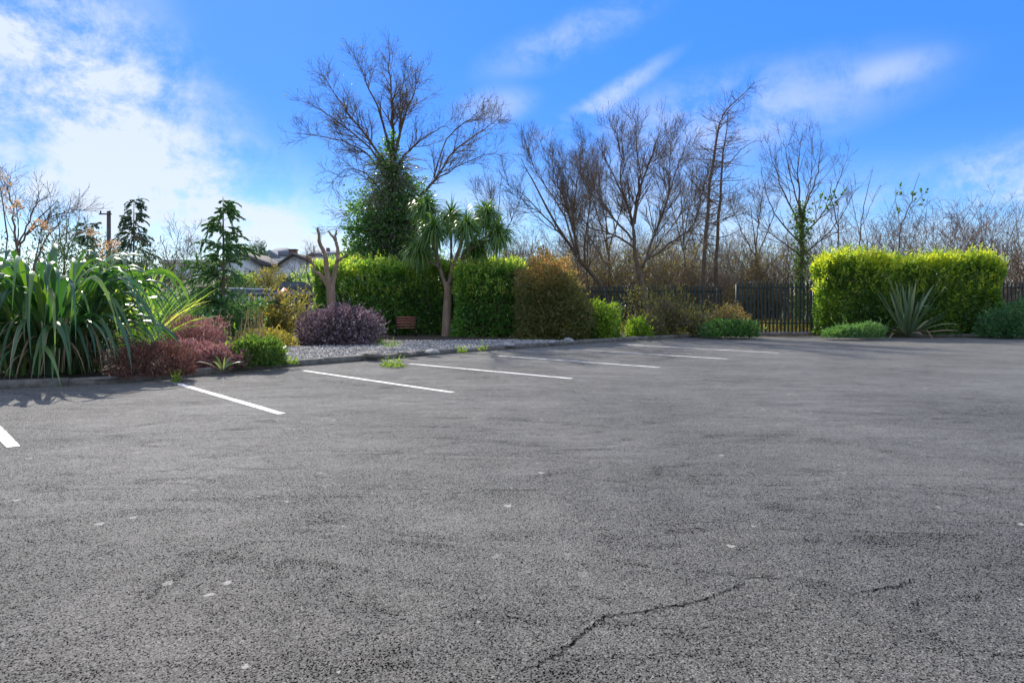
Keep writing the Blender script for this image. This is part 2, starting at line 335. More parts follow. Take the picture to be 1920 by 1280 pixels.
def box_pts(r, n, lo, hi, seed, lumpy=.1, depth=.35, rnd=.35):
    """points in the outer layer of a lumpy clipped hedge block"""
    lo = np.array(lo, float); hi = np.array(hi, float); sz = hi-lo
    A = np.array([sz[1]*sz[2]]*2+[sz[0]*sz[2]*1.0]*2+[sz[0]*sz[1]]); A = A/A.sum()
    f = r.choice(5, n, p=A); U = r.uniform(0, 1, (n, 3)); P = lo+U*sz; out = np.zeros((n, 3))
    for k, (ax, s) in enumerate(((0, 0), (0, 1), (1, 0), (1, 1), (2, 1))):
        m = f == k; P[m, ax] = (hi if s else lo)[ax]; out[m, ax] = 1 if s else -1
    c = (lo+hi)/2; inner_lo, inner_hi = lo+rnd, hi-rnd; inner_lo[2] = lo[2]
    q = np.clip(P, inner_lo, inner_hi); d = P-q; ln = np.linalg.norm(d, axis=1, keepdims=True)
    d = d/np.maximum(ln, 1e-6); P = q+d*np.minimum(ln, rnd); out = nrm(d+out*.05)
    P = P+out*(lumpy*(lump(P, seed, .38)+.55*lump(P, seed+3, 1.3))-depth*r.uniform(0, 1, n)**1.8)[:, None]
    P[:, 2] = np.maximum(P[:, 2], lo[2]+.02)
    return P, out
def tube_arrays(P, Rr, sides):
    n, K, _ = P.shape; T = nrm(np.gradient(P, axis=1))
    ref = np.where(np.abs(T[..., 2:3]) > .9, np.array([1., 0, 0]), np.array([0, 0, 1.]))
    A = nrm(np.cross(T, ref)); B = np.cross(T, A)
    th = np.arange(sides)*2*math.pi/sides
    V = P[:, :, None, :]+Rr[:, :, None, None]*(np.cos(th)[:, None]*A[:, :, None, :]+np.sin(th)[:, None]*B[:, :, None, :])
    i = (np.arange(n)[:, None, None]*K+np.arange(K-1)[None, :, None])*sides; j = np.arange(sides)[None, None, :]; j2 = (j+1) % sides
    Fq = np.stack([i+j, i+j2, i+j2+sides, i+j+sides], -1).reshape(-1, 4)
    return V.reshape(-1, 3), Fq
def tubes(name, groups, mat, parent=None, smooth=True):
    Vs, Fs, n = [], [], 0
    for P, Rr, s in groups:
        if len(P) == 0: continue
        V, f = tube_arrays(P, Rr, s); Vs.append(V); Fs.append(f+n); n += len(V)
    return obj(name, mesh(name, np.concatenate(Vs), Fs, mat, smooth=smooth), parent)
def spline(pts, K):
    p = np.array(pts, float)
    if len(p) == 2: return p[0]+(p[1]-p[0])*np.linspace(0, 1, K)[:, None]
    e = np.vstack([2*p[0]-p[1], p, 2*p[-1]-p[-2]]); out = []
    for u in np.linspace(0, len(p)-1-1e-6, K):
        i = int(u); t = u-i; a, b, c, d = e[i:i+4]
        out.append(.5*(2*b+(c-a)*t+(2*a-5*b+4*c-d)*t*t+(3*b-a-3*c+d)*t**3))
    return np.array(out)
def limbs(Y, specs, K=12, r=None):
    """specs: (pixel points, root radius, tip radius, depth change towards the tip) -> (n,K,3),(n,K)"""
    P, Rr = [], []
    for pts, r0, r1, dy in specs:
        q = [at(x, y, Y+dy*i/(len(pts)-1)) for i, (x, y) in enumerate(pts)]
        P.append(spline(q, K)); Rr.append(r0+(r1-r0)*np.linspace(0, 1, K)**.8)
    P = np.array(P); Rr = np.array(Rr)*(.8 if r is not None else 1)
    if r is not None: P[:, 1:] += r.normal(size=P[:, 1:].shape)*.02
    return P, Rr
def branch(r, P, Rr, n, t0, t1, length, ang, K=5, up=.05, wig=.12, rr=.55, rmin=.003, taper=.35, flat=0, lvar=.35, tpow=1.0, lend=.5):
    """n children per metre of each parent"""
    pl = np.linalg.norm(np.diff(P, axis=1), axis=2).sum(1)
    cnt = r.poisson(np.maximum(n*pl*(t1-t0), .01)); idx = np.repeat(np.arange(len(P)), cnt); m = len(idx)
    t = t0+(t1-t0)*r.uniform(0, 1, m)**tpow; u = t*(P.shape[1]-1); i = np.minimum(u.astype(int), P.shape[1]-2); f = (u-i)[:, None]
    A, B = P[idx, i], P[idx, i+1]; S = A+(B-A)*f; T = nrm(B-A); r0 = Rr[idx, i]*(1-f[:, 0])+Rr[idx, i+1]*f[:, 0]
    q = rand_unit(r, m); q[:, 2] *= (1-flat); q = nrm(q-T*(q*T).sum(1, keepdims=True))
    a = R(1)*ang*r.uniform(.65, 1.3, m)[:, None]; D = nrm(T*np.cos(a)+q*np.sin(a))
    Ln = length*(1-(1-lend)*(t-t0)/max(1e-6, t1-t0))*r.uniform(1-lvar, 1+lvar, m)
    out = np.empty((m, K, 3)); out[:, 0] = S; st = (Ln/(K-1))[:, None]
    for k in range(1, K):
        D = nrm(D+np.array((0, 0, up))+wig*r.normal(size=(m, 3))); out[:, k] = out[:, k-1]+D*st
    rb = np.maximum(r0*rr, rmin); RR = np.maximum(rb[:, None]*(1-(1-taper)*np.linspace(0, 1, K)[None]), rmin*.7)
    return out, RR
def sample_on(r, P, n, t0=.1):
    i = r.integers(0, len(P), n); u = r.uniform(t0, 1, n)*(P.shape[1]-1); k = np.minimum(u.astype(int), P.shape[1]-2); f = (u-k)[:, None]
    A, B = P[i, k], P[i, k+1]; return A+(B-A)*f, nrm(B-A)

# ================================================================== SETTING
def hill(x, y):
    s = np.clip((y-40)/22, 0, 1); s = s*s*(3-2*s); far = np.clip((y-62)/70, 0, 1)
    left = 1/(1+np.exp((x-2)/9))
    return -.06+(s*(2.6*left+.7*(1-left))+far*3.0*left)
gx = np.concatenate([np.linspace(-600, -80, 14), np.linspace(-70, 70, 57), np.linspace(80, 600, 14)])
gy = np.concatenate([np.linspace(-300, -40, 8), np.linspace(-30, 26, 8), np.linspace(28, 140, 57), np.linspace(160, 900, 14)])
XX, YY = np.meshgrid(gx, gy); ZZ = hill(XX, YY); nx, ny = len(gx), len(gy)
ii = (np.arange(ny-1)[:, None]*nx+np.arange(nx-1)[None]).ravel()
g = obj('ground', mesh('ground', np.stack([XX, YY, ZZ], -1), np.stack([ii, ii+1, ii+1+nx, ii+nx], -1), M['ground'], smooth=True)); tag(g, kind='structure')

kerb_px = [(0, 729), (200, 721), (318, 711), (470, 694), (560, 686), (740, 672), (860, 661), (1000, 652), (1100, 644), (1200, 638), (1310, 632), (1400, 630), (1530, 629), (1700, 632), (1860, 632), (1920, 631)]
kerb = [(-26, -9), (-14.5, 3), (-9.6, 8.1)]+[tuple(gp(x, y)[:2]) for x, y in kerb_px]+[(24, 23.4), (34, 23.2)]
kline = np.array(kerb)
def ngon(name, pts, z, mat):
    me = bpy.data.meshes.new(name); me.from_pydata([(float(x), float(y), z) for x, y in pts], [], [list(range(len(pts)))]); me.materials.append(mat); me.update(); return me
lot = obj('car_park', ngon('car_park', [(-40, -30), (60, -30), (60, 27), (-40, 27)], 0.0, M['asphalt'])); tag(lot, kind='structure')
bed = obj('garden_bed', ngon('garden_bed', [(p[0], p[1]+.05) for p in kerb]+[(60, 23.2), (60, 34), (-60, 34), (-60, -9)], .075, M['soil'])); tag(bed, kind='structure')
# bay markings
lines = [((-60, 745), (25, 838)), ((322, 716), (528, 776)), ((570, 695), (850, 736)), ((768, 682), (1074, 710)), ((934, 667), (1237, 689)), ((1066, 654.5), (1363, 673)), ((1176, 646.5), (1462, 662))]
# the row of line ends is evenly spaced in the photograph, so every bay is equally wide on the ground
for a, b in lines:
    A, B = gp(*a), gp(*b); d = nrm(B-A); s = np.array((-d[1], d[0], 0))*.05
    k = max(2, int(np.linalg.norm(B-A)/.1)); t = np.linspace(0, 1, k)[:, None]; c = A+(B-A)*t
    rg = np.random.default_rng(int(b[0])); V = np.concatenate([c+s*(1+rg.normal(size=(k, 1))*.04), c-s*(1+rg.normal(size=(k, 1))*.04)]); V[:, 2] = .004
    i = np.arange(k-1); obj('painted_line', mesh('painted_line', V, np.stack([i, i+k, i+k+1, i+1], -1), M['paint']), lot)
stub = [gp(1350, 631), gp(1362, 636)]
s_ = np.array((.06, .0, 0)); obj('painted_line', mesh('painted_line', [stub[0]-s_+[0, 0, .004], stub[0]+s_+[0, 0, .004], stub[1]+s_+[0, 0, .004], stub[1]-s_+[0, 0, .004]], np.array([[3, 2, 1, 0]]), M['paint']), lot)
# cracks
cracks = [([(960, 1262), (1010, 1245), (1045, 1232), (1070, 1200), (1100, 1178), (1140, 1155), (1185, 1150), (1240, 1140), (1290, 1130), (1325, 1126), (1350, 1112), (1388, 1095), (1386, 1084)], .006),
          ([(1386, 1084), (1420, 1082), (1450, 1081)], .004), ([(1600, 1115), (1640, 1106), (1690, 1096), (1722, 1084)], .0055), ([(930, 1145), (965, 1155), (1010, 1172)], .0035),
          ([(505, 1075), (520, 1058), (545, 1046)], .004)]
rg = np.random.default_rng(5)
for pts, wd in [(p_, w_*1.15) for p_, w_ in cracks]+[(p_, w_*.6) for p_, w_ in cracks[:3]]:
    p = np.array([gp(*q) for q in pts]); u = np.concatenate([[0], np.cumsum(np.linalg.norm(np.diff(p, axis=0), axis=1))]); k = max(6, int(u[-1]/.012)); q = np.linspace(0, u[-1], k)
    c = np.stack([np.interp(q, u, p[:, 0]), np.interp(q, u, p[:, 1]), np.full(k, .003)], -1)
    j = rg.normal(size=(k, 2)); j = (j+np.roll(j, 1, 0)+np.roll(j, 2, 0))*.006; c[:, :2] += j
    d = nrm(np.gradient(c, axis=0)); s = np.stack([-d[:, 1], d[:, 0], np.zeros(k)], -1); wv = wd*np.abs(rg.normal(.75, .5, (k, 1)))*np.sin(np.linspace(.12, math.pi-.12, k))[:, None]**.5
    i = np.arange(k-1); obj('crack', mesh('crack', np.concatenate([c+s*wv*.5, c-s*wv*.5]), np.stack([i, i+k, i+k+1, i+1], -1), M['crack']), lot)
# kerb stones
kerb_root = thing('kerb', None, None); kerb_root['kind'] = 'structure'
seg = np.concatenate([[0], np.cumsum(np.linalg.norm(np.diff(kline, axis=0), axis=1))]); st = .915; rg = np.random.default_rng(3)
for i in range(int(seg[-1]/st)):
    a, b = i*st+.004, (i+1)*st-.004
    A = np.array((np.interp(a, seg, kline[:, 0]), np.interp(a, seg, kline[:, 1]))); B = np.array((np.interp(b, seg, kline[:, 0]), np.interp(b, seg, kline[:, 1])))
    d = (B-A)/np.linalg.norm(B-A); s = np.array((-d[1], d[0]))
    z = .115+rg.normal()*.006; prof = [(0, -.05), (0, z-.02), (.022, z), (.13, z), (.13, -.05)]
    V = [(*(Q+s*(w_+.0)), h_) for Q in (A, B) for w_, h_ in prof]
    q = [(k, (k+1) % 5, (k+1) % 5+5, k+5) for k in range(5)]; t = [(0, 2, 1), (0, 3, 2), (0, 4, 3), (5, 6, 7), (5, 7, 8), (5, 8, 9)]
    obj('kerb_stone', mesh('kerb_stone', V, [np.array(q)[:, ::-1], np.array(t)[:, ::-1]], M['kerb']), kerb_root)
# gravel
gpoly = [gp(x, y, .08)[:2] for x, y in ((486, 683), (560, 676), (740, 664), (860, 654), (1000, 646), (1075, 640), (960, 638), (860, 639), (760, 640), (700, 645), (540, 652), (500, 668))]
gv = obj('gravel_path', ngon('gravel_path', gpoly, .082, M['gravel_bed'])); tag(gv, kind='structure')
def inside(P, poly):
    x, y = P[:, 0], P[:, 1]; c = np.zeros(len(P), bool); n = len(poly)
    for i in range(n):
        (x0, y0), (x1, y1) = poly[i], poly[i-1]
        m = ((y0 > y) != (y1 > y)); c ^= m & (x < (x1-x0)*(y-y0)/(y1-y0+1e-12)+x0)
    return c
rg = np.random.default_rng(8); gp_a = np.array(gpoly); Pp = rg.uniform(gp_a.min(0)-.05, gp_a.max(0)+.05, (20000, 2)); Pp = Pp[inside(Pp, gpoly)]
n = len(Pp); cube = np.array([(x, y, z) for z in (-1, 1) for x, y in ((-1, -1), (1, -1), (1, 1), (-1, 1))], float)*.62
V = cube[None]*(1+rg.normal(size=(n, 8, 3))*.22)*(rg.uniform(.012, .03, (n, 1, 1)))*np.array((1, 1, .7)); th = rg.uniform(0, 6.28, n); cs, sn = np.cos(th)[:, None], np.sin(th)[:, None]
V = np.stack([V[..., 0]*cs-V[..., 1]*sn, V[..., 0]*sn+V[..., 1]*cs, V[..., 2]], -1)+np.concatenate([Pp, np.full((n, 1), .095)], 1)[:, None]
V[..., 2] += rg.uniform(0, .02, (n, 1))
fq = np.array([(3, 2, 1, 0), (4, 5, 6, 7), (0, 1, 5, 4), (1, 2, 6, 5), (2, 3, 7, 6), (3, 0, 4, 7)])
go = obj('gravel', mesh('gravel', V, (np.arange(n)[:, None, None]*8+fq[None]).reshape(-1, 4), M['pebble'], np.repeat(rg.uniform(0, 1, n), 8))); tag(go, 'loose pale grey gravel spread behind the kerb', 'gravel', kind='stuff')
# leaf litter along the far kerb
rg = np.random.default_rng(9); n = 5000; lx = rg.uniform(0, 1, n); t = np.interp(lx, [0, .3, 1], [8.0, 10.2, 19]); ky = np.interp(t, kline[:, 0], kline[:, 1]); P = np.stack([t, ky-np.abs(rg.normal(0, .28, n))-.02, rg.uniform(.008, .02, n)], -1)
D = rand_unit(rg, n); D[:, 2] *= .15; V, Fc = kites(P, D, np.tile((0, 0, 1.), (n, 1))+.3*rand_unit(rg, n), rg.uniform(.02, .06, n), rg.uniform(.015, .03, n)); V[:, 2] = np.maximum(V[:, 2], .005)
lo_ = obj('leaf_litter', mesh('leaf_litter', V, Fc, M['litter'], np.repeat(rg.uniform(0, 1, n), 4))); tag(lo_, 'brown dead leaf litter blown against the far kerb', 'leaf litter', kind='stuff')

# ================================================================== BUILDINGS on the rise behind
def window(root, x0, x1, z0, z1, y, n=2):
    f = obj('window', MB().box((x0, y-.04, z0), (x1, y+.05, z1)).mesh('window', M['frame']), root)
    w_ = (x1-x0)/n
    for k in range(n):
        obj('pane', MB().box((x0+k*w_+.06, y-.05, z0+.06), (x0+(k+1)*w_-.06, y-.025, z1-.06)).mesh('pane', M['glass']), f)
def gable_house(name, label, Y, px0, px1, pxa, py_eave, py_apex, py_base, depth, wall, roof, over=.35):
    x0, x1, xa = px_x(px0, Y), px_x(px1, Y), px_x(pxa, Y); ze, za, zb = zz(py_eave, Y), zz(py_apex, Y), zz(py_base, Y)
    t = thing(name, label, 'house', ((x0+x1)/2, Y, zb-1.0))
    obj('wall', MB().prism([(x0, zb-1), (x1, zb-1), (x1, ze), (xa, za), (x0, ze)][::1], Y, Y+depth).mesh('wall', M[wall]), t)
    for xe in (x0, x1):
        s = (za-ze)/(xa-xe); e = xe+math.copysign(over, xe-xa); zed = ze+s*(e-xe)
        pl_ = [(e, zed+.03), (xa, za+.03), (xa, za+.25), (e, zed+.25)]
        obj('roof', MB().prism(pl_ if xe < xa else pl_[::-1], Y-.4, Y+depth+.3).mesh('roof', M[roof]), t)
    return t, x0, x1, ze, zb
Y = 66
hA, x0, x1, ze, zb = gable_house('bungalow', 'white gabled bungalow with dark roof and brown brick chimney', Y, 511, 612, 551, 507, 479, 534, 12, 'render', 'rooftile')
cx = px_x(541.5, Y); ch = obj('chimney', MB().box((cx-.33, Y+1, zz(495, Y)), (cx+.33, Y+1.7, zz(467, Y))).box((cx-.4, Y+.93, zz(467, Y)), (cx+.4, Y+1.77, zz(465.5, Y))).mesh('chimney', M['chimney']), hA)
window(hA, px_x(516, Y), px_x(532, Y), zz(527, Y), zz(511, Y), Y, 4); window(hA, px_x(566, Y), px_x(582, Y), zz(522, Y), zz(510, Y), Y, 2)
hB, x0, x1, ze, zb = gable_house('bungalow', 'white gabled bungalow half hidden by the young conifer', Y, 418, 489, 449, 497, 476, 532, 7, 'render', 'rooftile')
window(hB, px_x(466, Y), px_x(478, Y), zz(520, Y), zz(506, Y), Y, 2); window(hB, px_x(432, Y), px_x(446, Y), zz(520, Y), zz(506, Y), Y, 2)
def flat_block(name, label, Y, px0, px1, top, base, depth, wins):
    x0, x1, z1, z0 = px_x(px0, Y), px_x(px1, Y), zz(top, Y), zz(base, Y)
    t = thing(name, label, 'building', ((x0+x1)/2, Y, z0-1))
    obj('wall', MB().box((x0, Y, z0-1), (x1, Y+depth, z1-.5)).mesh('wall', M['render']), t)
    obj('fascia', MB().box((x0-.3, Y-.3, z1-.5), (x1+.3, Y+depth+.3, z1)).mesh('fascia', M['cream']), t)
    for a, b, c, d in wins: window(t, px_x(a, Y), px_x(b, Y), zz(d, Y), zz(c, Y), Y, 2)
    return t
flat_block('flat_roofed_building', 'long white flat roofed building with cream fascia behind the bungalows', 84, 470, 660, 485, 526, 9, [(495, 504, 497, 505), (512, 521, 497, 505), (476, 485, 497, 505), (600, 610, 492, 502), (626, 636, 492, 502)])
flat_block('flat_roofed_building', 'white flat roofed building seen through bare twigs beside the conifer', 88, 305, 398, 487, 522, 9, [(316, 328, 498, 508), (338, 350, 498, 508), (362, 374, 498, 508)])
def ridge_house(name, label, Y, px0, px1, ridge, eave, base, depth, hip=0.0):
    x0, x1, zr, ze, zb = px_x(px0, Y), px_x(px1, Y), zz(ridge, Y), zz(eave, Y), zz(base, Y)
    t = thing(name, label, 'house', ((x0+x1)/2, Y, zb-1))
    obj('wall', MB().box((x0+.3, Y+.3, zb-1), (x1-.3, Y+depth-.3, ze)).mesh('wall', M['render']), t)
    V = [(x0, Y, ze), (x1, Y, ze), (x1, Y+depth, ze), (x0, Y+depth, ze), (x0+hip, Y+depth/2, zr), (x1-hip, Y+depth/2, zr)]
    obj('roof', mesh('roof', V, [np.array([(0, 1, 5, 4), (2, 3, 4, 5), (3, 2, 1, 0)]), np.array([(1, 2, 5), (3, 0, 4)])], M['slate']), t)
    return t
t = ridge_house('slate_roofed_house', 'grey slate roofed house with a front gable on the rise', 118, 486, 540, 461, 480, 500, 9, 1.5)
gx0, gx1, gxa = px_x(484, 116), px_x(523, 116), px_x(504, 116)
obj('gable', MB().prism([(gx0+.5, zz(500, 116)), (gx1-.5, zz(500, 116)), (gx1-.5, zz(482, 116)), (gxa, zz(468, 116)), (gx0+.5, zz(482, 116))], 116, 121).mesh('gable', M['slate']), t)
for a, b in ((525, 531), (533, 538)): window(t, px_x(a, 118), px_x(b, 118), zz(491, 118), zz(484, 118), 118.25, 1)
t = ridge_house('slate_roofed_terrace', 'long grey slate roofed terrace behind the pollarded tree', 122, 572, 668, 466, 480, 500, 9, .5)
obj('aerial', MB().box((px_x(575, 122)-.07, 126.4, zz(470, 122)), (px_x(575, 122)+.07, 126.55, zz(457, 122))).mesh('aerial', M['iron']), t)
for a in (590, 612, 634): window(t, px_x(a, 122), px_x(a+8, 122), zz(494, 122), zz(485, 122), 122.27, 2)
for a in (600, 640): obj('chimney', MB().box((px_x(a, 122), 126, zz(472, 122)), (px_x(a+5, 122), 127, zz(461.5, 122))).mesh('chimney', M['chimney']), t)

# parked car and play tent in the yard beyond the low railings
def car(label, px, Y, py_top, mat, rz=0):
    zt = zz(py_top, Y); c = (px_x(px, Y), Y, float(hill(np.array(px_x(px, Y)), np.array(Y))))
    t = thing('parked_car', label, 'car', c); TM = turn(c, rz)
    z0 = .25; b = MB().prism([(-2.1, .28), (2.1, .28), (2.15, .62), (2.0, .85), (1.1, .95), (-1.9, 1.0), (-2.15, .8)], -.86, .86, TM)
    obj('body', b.mesh('body', mat), t)
    obj('cabin', MB().prism([(-1.75, .99), (1.0, .95), (.35, 1.42), (-1.2, 1.45)], -.74, .74, TM).mesh('cabin', M['glass']), t)
    obj('car_roof', MB().prism([(-1.25, 1.44), (.4, 1.41), (.3, 1.48), (-1.15, 1.52)], -.72, .72, TM).mesh('car_roof', mat), t)
    for x in (-1.35, 1.35):
        for y in (-.8, .8):
            a = np.linspace(0, 2*math.pi, 15)[:-1]
            obj('wheel', MB().prism([(x+.31*math.cos(k), .31+.31*math.sin(k)) for k in a], y-.1, y+.1, TM).mesh('wheel', M['tyre']), t)
    return t
car('silver hatchback parked beyond the low railings', 494, 46.5, 535, M['carpaint'], .15)
car('white car parked in the yard behind the young cedar', 438, 47, 535, M['frame'], -.1)
car('dark blue car parked between the low railings and bungalow', 566, 50, 535, M['blue'], .2)
c = at(533, 555, 44); c[2] = hill(c[0], c[1]); t = thing('play_tent', 'orange red pointed play tent beyond the low railings', 'tent', c)
zt = zz(538, 44); MBt = MB().add([(c[0]-.42, 43.6, c[2]), (c[0]+.42, 43.6, c[2]), (c[0]+.42, 44.4, c[2]), (c[0]-.42, 44.4, c[2]), (c[0]-.36, 43.65, zt-.45), (c[0]+.36, 43.65, zt-.45), (c[0]+.36, 44.35, zt-.45), (c[0]-.36, 44.35, zt-.45), (c[0], 44, zt)],
     [(0, 1, 5, 4), (1, 2, 6, 5), (2, 3, 7, 6), (3, 0, 4, 7)], [(4, 5, 8), (5, 6, 8), (6, 7, 8), (7, 4, 8)])
obj('tent_cloth', MBt.mesh('tent_cloth', M['red']), t)
obj('tent_pole', MB().box((c[0]-.02, 43.98, zt-.05), (c[0]+.02, 44.02, zt+.18)).mesh('tent_pole', M['iron']), t)
# utility pole
Yp = 45; t = thing('utility_pole', 'weathered wooden utility pole rising beside the weeping conifer', 'pole', (px_x(204, Yp), Yp, .3)); x = px_x(204, Yp)
tubes('mast', [(np.array([[(x, Yp, 0), (x, Yp, 3.5), (x, Yp, zz(396, Yp))]]), np.array([[.16, .14, .12]]), 8)], M['pole'], t)
obj('crossarm', MB().box((x-.55, Yp-.17, zz(403, Yp)), (x+.25, Yp-.1, zz(400.5, Yp))).mesh('crossarm', M['pole']), t)
for dx in (-.45, .15): tubes('insulator', [(np.array([[(x+dx, Yp-.135, zz(400.5, Yp)), (x+dx, Yp-.135, zz(400.5, Yp)+.18)]]), np.array([[.05, .035]]), 6)], M['iron'], t)

# ================================================================== FENCES
def pale_mesh(h, name='pale', wd=.065, mat='fence', cut=.09):
    # W-section pale with a pointed top
    xs = [-wd/2, -wd/6, wd/6, wd/2]; ys = [.012, -.012, -.012, .012]; V = []
    for z in (0, h-cut): V += [(x, y, z) for x, y in zip(xs, ys)]
    V += [(-wd/8, -.004, h), (wd/8, -.004, h)]
    V += [(x, y+.006, z) for x, y, z in V[:10]]
    q = []; t = []
    for o, fl in ((0, 0), (10, 1)):
        a = [(o+i, o+i+1, o+i+5, o+i+4) for i in range(3)]+[(o+5, o+6, o+9, o+8)]; b = [(o+4, o+5, o+8), (o+6, o+7, o+9)]
        q += [k[::-1] for k in a] if fl else a; t += [k[::-1] for k in b] if fl else b
    q += [(0, 4, 14, 10), (3, 13, 17, 7), (4, 8, 18, 14), (7, 17, 19, 9), (8, 9, 19, 18)]
    return mesh(name, V, [np.array(q), np.array(t)], M[mat])
def fence(label, runs, pitch, h, zb, rails, post_every=2.75, mat='fence', railmat='fence', cut=.09, wd=.065):
    t = thing('palisade_fence', label, 'fence', (runs[0][0][0], runs[0][0][1], zb)); pm = pale_mesh(h, mat=mat, cut=cut, wd=wd); rg = np.random.default_rng(2); base = np.array(t.location)
    for (a, b) in runs:
        a, b = np.array((*a, zb), float), np.array((*b, zb), float); ln = np.linalg.norm(b-a); d = (b-a)/ln; ang = math.atan2(d[1], d[0])
        for k in range(int(ln/pitch)):
            o = bpy.data.objects.new('pale', pm); link(o, t); o.location = a+d*(k+.5)*pitch+np.array((0, 0, rg.normal()*.006))-base; o.rotation_euler = (0, rg.normal()*.006, ang)
        TM = turn(a, ang)
        for z in rails: obj('rail', MB().box((0, .022, z-.025), (ln, .062, z+.025), TM).mesh('rail', M[railmat]), t)
        for k in range(int(ln/post_every)+1):
            obj('post', MB().box((k*post_every-.03, .066, -.1), (k*post_every+.03, .14, h-.12), TM).mesh('post', M[mat]), t)
    return t
fence('dark green palisade fence of pointed steel pales between the shrubs and golden hedge', [((8.05, 24.75), (24, 24.75))], .135, 1.86, .06, (.35, 1.62))
fence('dark palisade fence overgrown by scrub behind the bare trees', [((2.6, 27.2), (8.3, 27.2))], .15, 1.76, .06, (.35, 1.5))
fence('low railings with pale top rail beside the clipped hedge', [((-10.2, 27), (-6.9, 27))], .19, 1.40, .06, (.3, 1.42), railmat='rail_pale', cut=.03, wd=.10)

# ================================================================== GARDEN BENCH
Yb = 22.55; c = (px_x(761, Yb), Yb, .08); t = thing('garden_bench', 'small red brown slatted garden bench with black iron ends before the laurel hedge', 'bench', c); TM = turn(c, .12)
for k in range(4):
    z = .30+k*.085; y = .20+k*.028; obj('back_slat', MB().box((-.31, y, z), (.31, y+.022, z+.062), TM).mesh('back_slat', M['slat']), t)
for k in range(4): obj('seat_slat', MB().box((-.31, -.17+k*.088, .245), (.31, -.17+k*.088+.07, .268), TM).mesh('seat_slat', M['slat']), t)
for sx in (-1, 1):
    x0_, x1_ = (.30, .335) if sx > 0 else (-.335, -.30); e = MB()
    e.box((x0_, -.19, .21), (x1_, .22, .243), TM); e.box((x0_, -.19, .0), (x1_, -.15, .21), TM); e.box((x0_, .17, .0), (x1_, .215, .21), TM)
    e.add(TM(np.array([(x, y, z) for x in (x0_, x1_) for y, z in ((.222, .2), (.262, .2), (.345, .64), (.305, .64))])), [(0, 3, 2, 1), (4, 5, 6, 7), (0, 1, 5, 4), (1, 2, 6, 5), (2, 3, 7, 6), (3, 0, 4, 7)])
    e.box((x0_, -.19, .37), (x1_, .25, .395), TM); e.box((x0_, -.185, .243), (x1_, -.16, .37), TM)
    obj('end_frame', e.mesh('end_frame', M['iron']), t)
# ================================================================== HEDGES
def hedge(name, label, lo, hi, n, mat, seed, size, lumpy=.12, gold=0.0, group=None, sprigs=700, rnd=.35):
    r = np.random.default_rng(seed); c = ((lo[0]+hi[0])/2, (lo[1]+hi[1])/2, lo[2]); t = thing(name, label, 'hedge', c, group)
    P, out = box_pts(r, n, lo, hi, seed, lumpy, rnd=rnd); ti = r.uniform(0, .55, n)+.22*lump(P, seed+1, .5)
    ti = ti+gold*np.clip((P[:, 2]-(hi[2]-.6))/.5, 0, 1)*r.uniform(.2, 1, n)     # yellower top: golden new growth plus sunlit tone put into the leaf colour
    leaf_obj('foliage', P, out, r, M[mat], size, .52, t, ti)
    # soft new shoots standing out of the clipped face
    Ps, os_ = box_pts(r, sprigs, (lo[0], lo[1], lo[2]+.5*(hi[2]-lo[2])), hi, seed, lumpy, .05, rnd); d = nrm(os_*.5+np.array((0, 0, 1.0))+.35*rand_unit(r, sprigs)); hgt = r.uniform(.06, .36, sprigs)**1.0
    k = 9; Pl = (Ps[:, None]+d[:, None]*(hgt[:, None]*np.linspace(0, 1, k)[None])[..., None]).reshape(-1, 3)
    leaf_obj('new_shoots', Pl, np.repeat(d, k, 0), r, M[mat], size*.8, .45, t, r.uniform(.55, 1, len(Pl)), wild=1.0)
    # woody inside
    m = 260; S = np.stack([r.uniform(lo[0]+.3, hi[0]-.3, m), r.uniform(lo[1]+.25, hi[1]-.25, m), np.full(m, lo[2])], -1); E = S+np.stack([r.normal(0, .3, m), r.normal(0, .2, m), r.uniform(.6, .88, m)*(hi[2]-lo[2])], -1)
    Pt = S[:, None]+(E-S)[:, None]*np.linspace(0, 1, 4)[None, :, None]; Pt[:, 1:3] += r.normal(size=(m, 2, 3))*.06
    tubes('stems', [(Pt, np.tile(np.linspace(.022, .008, 4), (m, 1)), 3)], M['bark'], t)
    return t
z0 = .08
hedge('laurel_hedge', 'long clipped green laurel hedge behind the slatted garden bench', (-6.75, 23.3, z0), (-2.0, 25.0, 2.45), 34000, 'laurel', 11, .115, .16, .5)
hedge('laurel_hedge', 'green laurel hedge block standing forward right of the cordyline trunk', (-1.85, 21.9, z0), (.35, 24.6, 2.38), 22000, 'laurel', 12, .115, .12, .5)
hedge('golden_privet_hedge', 'rounded golden privet hedge behind the grey spiky flax', (10.6, 23.2, z0), (16.7, 24.6, 2.74), 52000, 'privet', 13, .105, .15, .95, sprigs=1100, rnd=.6)

